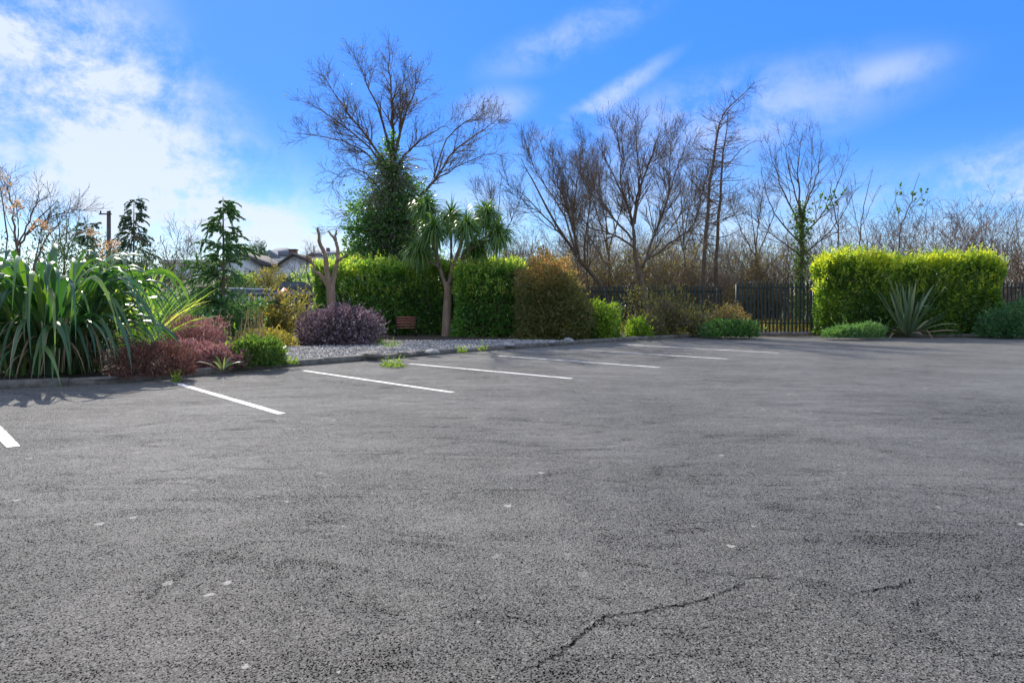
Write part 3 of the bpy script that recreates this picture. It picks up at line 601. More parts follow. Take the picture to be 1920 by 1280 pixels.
# ================================================================== SHRUBS
def shrub(name, label, c, rad, n, mat, seed, size, aspect=.5, lumpy=.18, cat='shrub', stem='bark', nst=60, shell=.5, up=.2, wild=.9, tl=(0, 1), lscale=.5, group=None, fresh=0.0):
    r = np.random.default_rng(seed); c = np.array(c, float); t = thing(name, label, cat, c, group)
    P, out = dome_pts(r, n, c, rad, seed, lumpy, shell, lscale=lscale); leaf_obj('foliage', P, out, r, M[mat], size, aspect, t, r.uniform(tl[0], tl[1], len(P))+fresh*np.clip((P[:, 2]-c[2])/rad[2]-.55, 0, .5)*2*r.uniform(0, 1, len(P)), up, wild)
    ns = int(max(12, 40*rad[0]*rad[2])); Q, oq = dome_pts(r, ns, c, rad, seed, lumpy, .12, .05, lscale=lscale); dq = nrm(oq*.7+np.array((0, 0, .6))+.5*rand_unit(r, len(Q))); lq = size*r.uniform(1.5, 4.2, len(Q)); k = 7
    Pl = (Q[:, None]+dq[:, None]*(lq[:, None]*np.linspace(0, 1, k)[None])[..., None]).reshape(-1, 3); so = leaf_obj('stray_shoots', Pl, np.repeat(dq, k, 0), r, M[mat], size*.85, aspect, t, np.clip(r.uniform(tl[0], tl[1], len(Pl))+.2, 0, 1), up, 1.0)
    so['kind'] = 'stuff'
    d = rand_unit(r, nst); d[:, 2] = np.abs(d[:, 2])+.25; d = nrm(d); E = c+d*np.array(rad)*r.uniform(.75, .98, (nst, 1)); S = c+np.stack([d[:, 0]*rad[0]*.12, d[:, 1]*rad[1]*.12, np.zeros(nst)], -1)
    u = np.linspace(0, 1, 5)[None, :, None]; Pt = S[:, None]+(E-S)[:, None]*u; Pt[:, 1:4, 2] += .12*rad[2]*np.sin(math.pi*u[0, 1:4, 0]); Pt[:, 1:] += r.normal(size=(nst, 4, 3))*.02
    tubes('stems', [(Pt, np.tile(np.linspace(.012, .004, 5), (nst, 1))*min(1.6, rad[2]), 3)], M[stem], t)
    return t
def on(px, py, z=.08): return gp(px, py, z)
p = on(627, 648); shrub('purple_shrub', 'rounded dusky purple shrub on the gravel edge below the pollarded tree', (p[0], p[1]+.6, .08), (1.0, .9, 1.0), 14000, 'purple', 21, .075, .5, .14, nst=120)
for px, py, rx, ry, hz_, nm in ((352, 668, .62, .55, .66, 'pink heather mound beside the drooping flax leaf tips'), (372, 692, .55, .42, .42, 'pink heather mound spilling over the kerb behind the small flax tuft'), (428, 690, .34, .36, .34, 'small pink heather clump between the flax tuft and green ground cover')):
    p = on(px, py); shrub('heather', nm, (p[0], p[1]+ry*.6, .08), (rx, ry, hz_), int(9000*rx*2.2), 'heather', int(px), .055, .28, .3, cat='heather', nst=90, up=.5, wild=.9, shell=.4, lscale=1.0, stem='twig_brown')
p = on(262, 708); shrub('heather', 'dark brown heather under the big flax', (p[0], p[1]+.35, .08), (.62, .42, .46), 9000, 'heather_dark', 33, .055, .28, .3, cat='heather', nst=90, up=.5, wild=.9, shell=.4, lscale=1.0)
p = on(462, 688); shrub('ground_cover_plant', 'bright green leafy ground cover with dry stalks behind it', (p[0], p[1]+.35, .08), (.52, .42, .52), 3600, 'green', 34, .10, .3, .2, cat='plant', nst=60, up=.5, stem='twig_brown')
p = on(518, 640); shrub('olive_shrub', 'yellowish olive shrub in front of the low railings', (px_x(520, 19.6), 19.6, .08), (.85, .7, 1.42), 4200, 'olive', 35, .085, .5, .25, nst=110, stem='twig_brown', shell=.8)
shrub('olive_shrub', 'small lime leaved shrub left of the purple shrub', (px_x(505, 17.2), 17.2, .08), (.75, .5, .42), 2200, 'olive', 36, .075, .5, .25, nst=60, stem='twig_brown', shell=.7, tl=(.3, 1))
p = on(1038, 636); shrub('brown_shrub', 'tall rounded shrub with orange brown leaves at the hedge end', (p[0]+.0, p[1]+1.0, .08), (1.14, 1.05, 2.22), 30000, 'brownleaf', 37, .085, .5, .16, nst=160, shell=.5, tl=(.08, .52), fresh=.7)
p = on(1122, 634); shrub('lime_shrub', 'lime topped green bush beside the orange brown shrub', (p[0], p[1]+.5, .08), (.72, .6, 1.14), 7000, 'lime', 38, .08, .5, .15, nst=70, shell=.5)
p = on(1200, 632); shrub('lime_shrub', 'small bright lime weed bush at the far kerb', (p[0], p[1]+.2, .08), (.38, .3, .62), 1500, 'lime', 39, .09, .5, .25, nst=30, shell=.7)
p = on(1100, 634); shrub('lime_shrub', 'tiny lime bush at the foot of the orange brown shrub', (p[0]+.55, p[1]+.05, .08), (.3, .25, .38), 900, 'lime', 40, .08, .5, .25, nst=20, shell=.7)
p = on(1262, 631); shrub('scrub_bush', 'twiggy grey green scrub bush below the bare tree trunk', (p[0], p[1]+1.1, .08), (1.1, .8, 1.4), 3600, 'olive', 41, .075, .5, .3, nst=420, stem='bark_brown', shell=.85, tl=(0, .75))
p = on(1318, 630); shrub('scrub_bush', 'straggling olive bush between the scrub bush and russet shrub', (p[0], p[1]+.9, .08), (.8, .5, .95), 1600, 'olive', 57, .075, .5, .3, nst=300, stem='scrub_twig', shell=.85, tl=(.1, .9))
p = on(1226, 631); shrub('scrub_bush', 'low dry twiggy bush beside the small lime weed', (p[0], p[1]+.4, .08), (.55, .4, .8), 1200, 'olive', 42, .06, .5, .3, nst=260, stem='bark_brown', shell=.9, tl=(0, .6))
p = on(1362, 628); shrub('russet_shrub', 'low russet shrub with dark leaves against the palisade fence', (p[0], p[1]-.15, .08), (.72, .45, .95), 3000, 'brownleaf', 43, .07, .5, .18, nst=200, stem='bark_brown', shell=.6, tl=(.2, .8))
p = on(1370, 629); shrub('dark_ivy_bush', 'dark glossy ivy bush at the foot of the russet shrub', (p[0]-.1, p[1]-.55, .08), (.85, .35, .48), 2600, 'ivy', 44, .085, .6, .2, nst=30, shell=.6)
p = on(1598, 632); shrub('juniper', 'low feathery green juniper at the foot of the golden hedge', (p[0], p[1]-.1, .08), (.95, .36, .40), 4200, 'conifer', 45, .11, .25, .25, nst=60, up=.5, shell=.6, tl=(.3, 1))
p = on(1905, 632); shrub('juniper', 'dark spreading juniper right of the golden hedge', (p[0]+.35, p[1]+.5, .08), (1.05, .6, .88), 6500, 'conifer', 46, .12, .25, .25, nst=60, up=.1, shell=.6, tl=(0, .75))
shrub('dark_evergreen', 'dark evergreen bush behind the big flax and its seed stalks', (px_x(95, 24), 24, .0), (2.3, 1.5, 3.1), 9000, 'dark_conifer', 47, .14, .35, .25, nst=160, shell=.7)
shrub('dark_evergreen', 'dark evergreen bush below the weeping conifer', (px_x(255, 27), 27, .0), (1.7, 1.2, 2.9), 6500, 'dark_conifer', 48, .14, .35, .25, nst=120, shell=.7)
shrub('low_conifer', 'spreading green conifer mound under the young cedar', (px_x(408, 18.6), 18.6, .08), (1.25, .9, 1.05), 9000, 'conifer', 49, .12, .28, .28, nst=80, up=-.05, shell=.7, lscale=.7)
shrub('low_conifer', 'green conifer mound between the striped flax and young cedar', (px_x(345, 17.2), 17.2, .08), (.85, .7, 1.15), 5600, 'conifer', 50, .11, .28, .28, nst=60, up=0, shell=.7, lscale=.7)
shrub('green_bush', 'grey green bush by the yard in front of the bungalow', (px_x(575, 40), 40, float(hill(-11.8, 40))), (1.6, 1.0, 1.7), 3500, 'olive', 51, .10, .5, .3, nst=260, stem='twig', shell=.85, tl=(0, .5))
shrub('green_bush', 'dark clipped bush beside the parked silver car', (px_x(470, 47), 47, float(hill(-17.7, 47))), (1.5, 1.0, 1.5), 3000, 'dark_conifer', 52, .12, .5, .3, nst=60, shell=.7)
for k, (px, Yg, rx, hz_, mt, lab) in enumerate(((428, 56, 1.6, 1.3, 'dark_conifer', 'dark garden bush behind the white parked car'), (458, 58, 1.2, 1.0, 'laurel', 'green garden bush under the left bungalow window'), (500, 57, 1.3, 1.6, 'olive', 'olive garden bush between the two bungalows'), (545, 60, 1.5, .9, 'dark_conifer', 'low dark hedge plant before the bungalow gable'), (596, 56, 1.7, 1.5, 'laurel', 'green garden bush at the bungalow corner'), (340, 60, 3.0, 1.4, 'dark_conifer', 'wide dark bush before the flat roofed building'))):
    gz = float(hill(np.array(px_x(px, Yg)), np.array(float(Yg)))); shrub('garden_bush', lab, (px_x(px, Yg), Yg, gz), (rx, .9, hz_), 1500, mt, 520+k, .16, .5, .25, nst=30, shell=.7)
shrub('distant_tree', 'small round dark tree on the rise left of the slate house', (px_x(481, 110), 110, float(hill(-40, 110))), (1.5, 1.4, zz(467, 110)-float(hill(-40, 110))), 2600, 'dark_conifer', 53, .3, .5, .2, cat='tree', nst=30)
# weeds
for px, py, s, m in ((736, 690, .14, 'lime'), (724, 687, .1, 'lime'), (752, 688, .1, 'lime'), (548, 683, .17, 'lime'), (330, 718, .06, 'lime'), (866, 662, .1, 'lime'), (905, 657, .09, 'lime'), (716, 648, .2, 'lime'), (733, 652, .14, 'lime')):
    p = gp(px, py, .0 if s < .15 and py > 684 else .08); r = np.random.default_rng(int(px))
    shrub('weed', {736: 'low yellow green weed growing from the asphalt near the kerb', 724: 'small weed at the left end of the asphalt weed patch', 752: 'small weed at the right end of the asphalt weed patch', 548: 'bright green weed tuft on the gravel behind the kerb', 330: 'tiny weed on the end of a white bay line', 866: 'small lime weed at the kerb by pale stones', 905: 'small lime weed at the kerb below the laurel block', 716: 'yellow green sprawling stems right of the purple shrub', 733: 'yellow green sprig on gravel beyond the purple shrub'}[px], p, (s*.8, s*.55, s*.45), int(300*s)+24, m, int(px), .045, .5, .3, cat='weed', nst=10, shell=.9, stem='twig_pale')
# dry stalks
r = np.random.default_rng(60); c = np.array((px_x(468, 13.9), 13.9, .08)); t = thing('dry_stalks', 'cluster of upright straw coloured dry stalks behind the green ground cover', 'plant', c)
n = 34; S = c+np.stack([r.normal(0, .2, n), r.normal(0, .12, n), np.zeros(n)], -1); hgt = r.uniform(.55, 1.08, n)
Pt = S[:, None]+np.stack([r.normal(0, .10, n), r.normal(0, .1, n), hgt], -1)[:, None]*np.linspace(0, 1, 5)[None, :, None]; Pt[:, 1:] += r.normal(size=(n, 4, 3))*.012
tw = branch(r, Pt, np.full((n, 5), .006), 3, .5, 1, .15, 35, 3, .2, .1, .6, .003)
for k in range(n): tubes('stalk', [(Pt[k:k+1], np.linspace(.008, .004, 5)[None], 4)], M['straw'], t)
tubes('side_twigs', [(tw[0], tw[1], 3)], M['straw'], t)
# stones at the gravel edge
r = np.random.default_rng(61)
for k, (px, py, s, lab) in enumerate(((700, 668, .16, 'flat dark stone lying along the kerb by gravel'), (812, 661, .13, 'pale bluish stone beside the kerb'), (770, 664, .11, 'low grey stone beside the pale bluish stone'), (952, 648, .14, 'white boulder at the gravel edge below the laurel block'), (1066, 640, .15, 'pale stone at the far tip of the gravel'), (1034, 643, .12, 'small pale stone near the far gravel tip'), (880, 655, .09, 'small white stone above the kerb'), (990, 645, .1, 'white stone right of the white boulder'))):
    p = gp(px, py, .09); d = rand_unit(r, 60); d = np.vstack([d]); 
    import bmesh
    bm = bmesh.new(); bmesh.ops.create_icosphere(bm, subdivisions=2, radius=1)
    for v in bm.verts:
        q = np.array(v.co)[None]; f = 1+.28*float(lump(q, 70+k, .35)[0]); v.co = Vector((v.co.x*s*1.5*f, v.co.y*s*f, max(v.co.z, -.3)*s*.62*f))
    me = bpy.data.meshes.new('stone'); bm.to_mesh(me); bm.free(); me.materials.append(M['kerb'] if k in (0, 2) else M['stone'])
    o = obj('stone', me); o.location = (float(p[0]), float(p[1]), .10); o.rotation_euler = (0, 0, float(r.uniform(0, 6))); tag(o, lab, 'stone', None)

# ================================================================== FLAX (strap leaves, each a part)
def strap(Lg, wd, a0, bend, kink=0.0, K=11, seed=0, twist=.0, arc=None):
    """leaf mesh: root at the origin, leaning towards +X; V-folded, tapering to a point. arc = (peak height, reach, end height)"""
    r = np.random.default_rng(seed)
    if arc:
        hp, rc, ze = arc; u = np.linspace(0, 1, K)[:, None]; B = [np.array(p) for p in ((0, 0), (.12*rc, 1.05*hp), (.78*rc, 1.42*hp-.25*ze), (rc, ze))]
        c = (1-u)**3*B[0]+3*u*(1-u)**2*B[1]+3*u*u*(1-u)*B[2]+u**3*B[3]; T = np.gradient(c, axis=0); pts = [(x, z, math.atan2(tx, tz)) for (x, z), (tx, tz) in zip(c, T)]
    else:
        x = z = 0.0; pts = []; kk = r.integers(K//2, K-2) if kink else -1
        for i in range(K):
            a = min(3.05, a0+bend*((i+.5)/(K-1))**1.7+(kink if kk >= 0 and i >= kk else 0)); pts.append((x, z, a)); s = Lg/(K-1); x += s*math.sin(a); z += s*math.cos(a)
    V = []; sway = r.normal()*(.10 if arc else .06*Lg)
    for i, (x, z, a) in enumerate(pts):
        u = i/(K-1); wv = wd*.5*min(1, .5+1.6*u)*(1-max(0, (u-.5)/.5)**1.7*.97); nx_, nz_ = math.cos(a), -math.sin(a); tw = twist*u; f = .3*wv; yy = sway*u*u; sn_ = math.sin(tw)*wv; cs_ = math.cos(tw)*wv
        V += [(x+nx_*(f+sn_), yy-cs_, z+nz_*(f+sn_)), (x, yy, z), (x+nx_*(f-sn_), yy+cs_, z+nz_*(f-sn_))]
    q = []
    for i in range(K-1):
        for j in (0, 1): b = i*3+j; q.append((b, b+1, b+4, b+3))
    return V, q
def strap_mesh(name, mat, tint, *a, **k):
    V, q = strap(*a, **k); return mesh(name, V, np.array(q), M[mat], np.full(len(V), tint), smooth=True)
def flax(name, label, c, spread, leaves, mat, seed, group=None, lift=0.0):
    """leaves: list of (count, length range, width, lean range, bend range, kink probability)"""
    r = np.random.default_rng(seed); t = thing(name, label, 'plant', c, group)
    for cnt, lr, wr, ar, br, kp, mt, nm in leaves:
        pool = [strap_mesh(nm, mt, r.uniform(0, 1), r.uniform(*lr), r.uniform(*wr), r.uniform(*ar), r.uniform(*br), (r.uniform(.7, 1.4) if r.uniform() < kp else 0), seed=int(r.integers(1e6)), twist=r.normal()*.5) for _ in range(min(cnt, 40))]
        for k in range(cnt):
            o = bpy.data.objects.new(nm, pool[k % len(pool)]); link(o, t); th = r.uniform(0, 2*math.pi); q = r.uniform(0, 1)**.5
            ph = th+r.normal()*.5; o.location = (q*spread[0]*math.cos(th), q*spread[1]*math.sin(th), lift*(1-q)*(nm == 'leaf')); o.rotation_euler = (r.normal()*.08, r.normal()*.08, ph); s = r.uniform(.85, 1.12); o.scale = (s, s, s)
    return t
cb = np.array((px_x(86, 11.45), 11.45, .08))
fx = thing('flax_plant', 'huge arching green flax clump with drooping glossy strap leaves', 'plant', cb); r = np.random.default_rng(101)
for cnt, hp, rc, ze, wd, sp, lift, mt, nm in ((60, (1.6, 1.95), (.6, 1.25), (1.0, 1.6), (.06, .095), .6, .1, 'flax', 'leaf'), (110, (1.35, 1.8), (1.0, 1.6), (.3, 1.05), (.065, .11), .65, .1, 'flax', 'leaf'), (90, (.85, 1.4), (1.1, 1.6), (.0, .4), (.065, .11), .65, .0, 'flax', 'leaf'),
        (40, (.5, .95), (.9, 1.6), (.0, .1), (.06, .10), .6, .0, 'flax', 'leaf'), (130, (.35, 1.0), (.8, 1.55), (-.02, .1), (.02, .05), .55, .0, 'dead_flax', 'dead_leaf')):
    pool = [strap_mesh(nm, mt, r.uniform(0, 1), 1, r.uniform(*wd), 0, 0, seed=int(r.integers(1e6)), twist=r.normal()*.7, arc=(r.uniform(*hp), r.uniform(*rc), r.uniform(*ze))) for _ in range(min(cnt, 48))]
    for k in range(cnt):
        th = r.uniform(0, 2*math.pi); q = r.uniform(0, 1)**.5; o = bpy.data.objects.new(nm, pool[k % len(pool)]); link(o, fx)
        o.location = (q*sp*1.3*math.cos(th), q*sp*math.sin(th), lift*(1-q)); o.rotation_euler = (r.normal()*.05, r.normal()*.05, th+r.normal()*.45); sc_ = r.uniform(.9, 1.1); o.scale = (sc_, sc_, sc_)
# flower stalks of the flax with dry peach seed heads
r = np.random.default_rng(62)
for pts, Ys in (([(12, 470), (10, 420), (2, 360), (-8, 325)], 13.2), ([(30, 470), (34, 420), (30, 385)], 13.2), ([(190, 500), (182, 465), (172, 435)], 12.9), ([(212, 505), (205, 480), (208, 462)], 12.7), ([(70, 470), (75, 445), (78, 425)], 13)):
    q = [at(x, y, Ys) for x, y in pts]; root_p = np.array((cb[0]+(q[0][0]-cb[0])*.6, cb[1]+.2, .1)); q = [root_p]+q
    P = spline(q, 10); s = tubes('flower_stalk', [(P[None], np.linspace(.018, .007, 10)[None], 5)], M['bark'], fx)
    Pb, Rb = branch(r, P[None], np.full((1, 10), .01), 9, .62, 1, .22, 60, 4, .12, .1, .6, .004)
    Pq, T = sample_on(r, Pb, 90, .55); Pq = Pq+r.normal(size=Pq.shape)*.03
    o = leaf_obj('seed_head', Pq, T, r, M['seed'], .06, .6, fx); o['kind'] = 'stuff'
    tubes('stalk_branches', [(Pb, Rb, 3)], M['bark'], fx)
flax('striped_flax_plant', 'yellow green narrow leaved flax behind the huge flax clump', (px_x(246, 14.6), 14.6, .08), (.3, .3),
     [(150, (1.5, 2.2), (.035, .055), (.1, .95), (.3, .9), .05, 'flax_yellow', 'leaf')], 'flax_yellow', 102)
pf = gp(1718, 632, .08)
flax('grey_flax_plant', 'grey green spiky upright flax in front of the golden hedge', (pf[0]+.3, 22.75, .08), (.18, .16),
     [(30, (1.7, 2.25), (.085, .12), (.02, .55), (.0, .3), .0, 'flax_grey', 'leaf'), (18, (1.3, 1.9), (.07, .10), (.5, 1.05), (.2, .9), .35, 'flax_grey', 'leaf'), (16, (.7, 1.5), (.05, .09), (1.0, 1.4), (.2, .6), .3, 'dead_flax', 'dead_leaf')], 'flax_grey', 103)
pf = gp(412, 699, .05); flax('small_flax_tuft', 'small flax tuft with a few pale strap leaves at the kerb', (pf[0], pf[1]+.08, .08), (.04, .04), [(11, (.25, .42), (.025, .04), (.3, 1.0), (.5, 1.3), .1, 'flax_grey', 'leaf')], 'flax_grey', 104)

# ================================================================== TREES
def ivy_on(r, P, Rr, n, spread, name, parent, mat='ivy', size=.10, t1=1.0):
    i = r.integers(0, len(P), n); u = r.uniform(0, t1, n)*(P.shape[1]-1); k = np.minimum(u.astype(int), P.shape[1]-2); f = (u-k)[:, None]; S = P[i, k]*(1-f)+P[i, k+1]*f
    d = rand_unit(r, n); q = S+d*(np.abs(r.normal(0, 1, n))*spread+.05)[:, None]; leaf_obj(name, q, d, r, M[mat], size, .75, parent, up=-.3)
def bare_tree(name, label, Y, specs, seed, lev, trunk='bark', twig='twig', ground=0.0, base_px=None):
    """specs as for limbs(); lev: list of branch() settings, each grown on the one before"""
    r = np.random.default_rng(seed); P, Rr = limbs(Y, specs, 14, r); b = P[0, 0]; t = thing(name, label, 'tree', (b[0], b[1], ground))
    P[0, 0, 2] = min(P[0, 0, 2], ground-.05)
    tubes('trunk', [(P, Rr, 7)], M[trunk], t)
    src = (P[1:], Rr[1:]) if len(P) > 1 else (P, Rr); grp = []; cur = src; allp = []
    for kw in lev:
        cur = branch(r, cur[0], cur[1], **kw); grp.append((cur[0], cur[1], 3 if kw.get('K', 5) < 6 else 4)); allp.append(cur)
    tubes('crown', grp, M[twig], t)
    return t, P, Rr, allp, r
LV = lambda d1=2.2, l1=1.5, d2=3.4, l2=.75, d3=4.5, l3=.38, up=.10, q=(2.1, 1.8, 1.6): [dict(n=d1*q[0], t0=.2, t1=1, length=l1*1.25, ang=38, K=7, up=up, wig=.12, rr=.55, rmin=.007), dict(n=d2*q[1], t0=.12, t1=1, length=l2*1.2, ang=38, K=5, up=up, wig=.14, rr=.55, rmin=.0055), dict(n=d3*q[2], t0=.1, t1=1, length=l3*1.15, ang=40, K=3, up=up, wig=.15, rr=.6, rmin=.0036)]
# ivy clad tree
Y = 26.6
t, P, Rr, ap, r = bare_tree('ivy_clad_tree', 'tall bare tree with an ivy covered trunk behind the laurel hedge', Y, [
    ([(733, 630), (735, 480), (738, 360), (737, 285)], .24, .12, 0), ([(737, 295), (735, 220), (731, 150), (729, 88)], .10, .012, .3), ([(737, 300), (715, 225), (690, 160), (668, 108)], .08, .01, -.8),
    ([(733, 320), (690, 260), (645, 200), (606, 142)], .085, .01, .9), ([(732, 330), (690, 275), (630, 225), (574, 190)], .07, .01, -1.0), ([(728, 345), (690, 290), (630, 262), (562, 250)], .06, .01, .5), ([(728, 380), (690, 330), (650, 318), (620, 345)], .04, .008, -.9),
    ([(738, 300), (755, 230), (778, 165), (794, 116)], .075, .01, 1.0), ([(738, 320), (770, 280), (800, 255), (838, 236)], .08, .01, -.5), ([(738, 400), (805, 350), (850, 285), (905, 245), (934, 222)], .085, .01, .8), ([(790, 365), (830, 330), (885, 300), (930, 285)], .05, .008, -.8), ([(805, 350), (840, 260), (880, 225), (900, 205)], .045, .008, -1.4), ([(737, 310), (750, 250), (752, 180), (760, 130)], .06, .01, -1.2), ([(735, 350), (690, 380), (650, 400), (632, 440)], .04, .007, .6)],
    201, LV(2.9, .95, 4.4, .55, 5.0, .34, .06))
ivy_on(r, P[:1], Rr[:1], 11000, .38, 'ivy', t, size=.10, t1=.88); ivy_on(r, P[1:5], Rr[1:5], 900, .16, 'ivy', t, size=.10, t1=.2)
lob, out = dome_pts(r, 12000, at(722, 510, Y), (1.25, 1.1, 3.5), 77, .3, .85); leaf_obj('ivy', lob, out, r, M['ivy'], .105, .7, t, up=-.3)
lob, out = dome_pts(r, 3600, at(676, 505, Y), (.75, .7, 1.6), 78, .3, .9); leaf_obj('ivy', lob, out, r, M['ivy'], .105, .7, t, up=-.3)
lob, out = dome_pts(r, 5200, at(775, 480, Y), (.85, .8, 2.3), 79, .3, .9); leaf_obj('ivy', lob, out, r, M['ivy'], .105, .7, t, up=-.3)
for (lx_, ly_), rd_, sd_ in (((698, 430), (.8, .8, 1.7), 80), ((768, 415), (.75, .8, 1.5), 81)):
    lob, out = dome_pts(r, 2600, at(lx_, ly_, Y), rd_, sd_, .35, .9, zcut=-.6); leaf_obj('ivy', lob, out, r, M['ivy'], .105, .7, t, up=-.3)
i_ = r.integers(0, len(ap[2][0]), 2600); leaf_obj('dead_leaves', ap[2][0][i_, -1], rand_unit(r, 2600), r, M['brownleaf'], .05, .6, t, r.uniform(0, .4, 2600))
Pd, Td = sample_on(r, P[:1], 900, .15); Dd = nrm(rand_unit(r, 900)*np.array((1, 1, .4))+np.array((0, -.5, -.25))); Pd = Pd+Dd*.5
dd = Pd[:, None]+Dd[:, None]*np.linspace(0, 1, 4)[None, :, None]*r.uniform(.4, 1.1, (900, 1, 1)); dd[:, 1:] += r.normal(size=(900, 3, 3))*.05; dd[:, :, 2] -= .08*np.linspace(0, 1, 4)[None]**2
tubes('dead_twigs', [(dd, np.tile(np.linspace(.012, .006, 4), (900, 1)), 3)], M['twig_pale'], t)
# leaning many-stemmed tree
bare_tree('bare_tree', 'bare many stemmed tree leaning out behind the orange brown shrub', 28.5, [
    ([(1165, 640), (1128, 540), (1088, 490), (1045, 425), (1005, 350), (978, 300)], .17, .012, -.5), ([(1088, 490), (1068, 410), (1045, 340), (1030, 285)], .07, .01, .7), ([(1080, 480), (1075, 400), (1085, 330), (1092, 278)], .06, .01, -.6), ([(1070, 460), (1030, 415), (985, 370), (950, 345)], .06, .01, 1.0), ([(1095, 500), (1100, 420), (1112, 350), (1120, 300)], .055, .01, 1.0), ([(1085, 490), (1055, 400), (1010, 330), (990, 280)], .055, .01, -1.2), ([(1082, 540), (1080, 460), (1078, 400), (1068, 300)], .04, .008, 1.5), ([(1100, 560), (1102, 480), (1105, 400), (1130, 330)], .04, .008, -1.5)],
    202, LV(2.6, 1.25, 4.2, .7, 5.0, .38, .14), 'bark', 'twig', .0)
bare_tree('bare_tree', 'wide spreading bare tree with low fork in front of the palisade fence', 25.4, [
    ([(1216, 640), (1210, 570), (1200, 520), (1190, 470)], .17, .10, 0), ([(1192, 480), (1182, 400), (1150, 330), (1118, 262)], .08, .01, .6), ([(1190, 470), (1190, 390), (1215, 310), (1238, 245)], .075, .01, -.6), ([(1205, 500), (1235, 420), (1262, 340), (1290, 255)], .08, .01, .7), ([(1190, 465), (1150, 440), (1100, 425), (1060, 400)], .06, .01, -.9), ([(1185, 450), (1140, 395), (1110, 345), (1090, 300)], .06, .01, 1.1), ([(1208, 490), (1260, 455), (1300, 420), (1320, 350)], .06, .01, -1.0), ([(1188, 420), (1165, 350), (1165, 290), (1150, 240)], .05, .01, -1.3), ([(1222, 450), (1250, 380), (1255, 310), (1262, 248)], .05, .01, 1.4), ([(1200, 500), (1225, 470), (1275, 400), (1300, 320)], .05, .01, 1.0), ([(1190, 420), (1200, 350), (1195, 290), (1190, 236)], .05, .01, 1.0)],
    203, LV(2.6, 1.2, 4.2, .65, 5.0, .36, .13), 'bark', 'twig', .06)
bare_tree('bare_tree', 'bare tree with ivy round its trunk left of the golden hedge', 28.5, [
    ([(1500, 640), (1502, 520), (1503, 440), (1500, 385)], .13, .07, 0), ([(1500, 390), (1496, 320), (1506, 245)], .06, .01, .3), ([(1501, 430), (1465, 350), (1442, 280)], .06, .01, .8), ([(1500, 410), (1528, 340), (1545, 262)], .055, .01, -.8), ([(1502, 450), (1556, 380), (1586, 300)], .055, .01, .9), ([(1500, 455), (1450, 395), (1426, 315)], .05, .01, -1.0), ([(1502, 480), (1560, 430), (1610, 350)], .05, .01, -1.0), ([(1500, 400), (1480, 320), (1470, 262)], .045, .01, -1), ([(1502, 480), (1450, 440), (1405, 400)], .04, .01, .8), ([(1502, 420), (1520, 330), (1524, 260)], .045, .01, 1.2)],
    204, LV(1.7, 1.1, 2.4, .6, 3.0, .35, .12), 'bark', 'twig', .0)
bare_tree('bare_tree', 'slender bare tree filling the gap between the leaning and the spreading tree', 33, [([(1140, 600), (1142, 500), (1138, 430), (1135, 300)], .10, .012, 0), ([(1141, 480), (1120, 400), (1085, 310)], .05, .01, .6), ([(1141, 470), (1165, 390), (1185, 290)], .05, .01, -.6), ([(1140, 440), (1128, 370), (1120, 285)], .045, .01, .8), ([(1140, 500), (1095, 430), (1050, 370)], .045, .01, -.8)], 215, LV(2.4, 1.2, 3.6, .7, 4.4, .38, .12), 'bark', 'twig', .0)
bare_tree('bare_tree', 'bare tree half hidden behind the two larches', 34, [([(1285, 600), (1284, 500), (1280, 420), (1272, 290)], .10, .012, 0), ([(1284, 480), (1262, 400), (1240, 310)], .05, .01, .6), ([(1284, 470), (1310, 390), (1330, 300)], .05, .01, -.6), ([(1284, 500), (1330, 430), (1385, 380)], .045, .01, .6), ([(1282, 450), (1295, 370), (1300, 300)], .045, .01, -.8)], 216, LV(2.4, 1.2, 3.6, .7, 4.4, .38, .12), 'bark', 'twig', .0)
bare_tree('bare_tree', 'low bare tree between the larches and the ivy ringed trunk', 33, [([(1420, 600), (1420, 510), (1414, 440), (1405, 380)], .09, .012, 0), ([(1420, 490), (1390, 430), (1365, 370)], .045, .01, .6), ([(1420, 480), (1445, 420), (1462, 365)], .045, .01, -.6), ([(1418, 460), (1425, 400), (1432, 350)], .04, .01, .8)], 217, LV(2.4, 1.0, 3.6, .6, 4.4, .36, .10), 'bark', 'twig', .0)
bare_tree('bare_tree', 'bare tree behind the cordyline crown', 32, [([(925, 600), (928, 500), (932, 430), (940, 330)], .09, .012, 0), ([(928, 480), (905, 410), (890, 350)], .045, .01, .6), ([(929, 470), (960, 410), (985, 350)], .045, .01, -.6), ([(930, 440), (920, 380), (915, 330)], .04, .01, .8)], 218, LV(2.4, 1.0, 3.6, .6, 4.4, .36, .10), 'bark', 'twig', .0)
r = np.random.default_rng(66); tr = [o for o in C.objects if o.get('label', '').startswith('bare tree with ivy')][0]
Pi, Ri = limbs(28.5, [([(1500, 600), (1502, 520), (1503, 440), (1502, 385)], .1, .1, 0)], 10); ivy_on(r, Pi, Ri, 1800, .22, 'ivy', tr, 'green', .11)
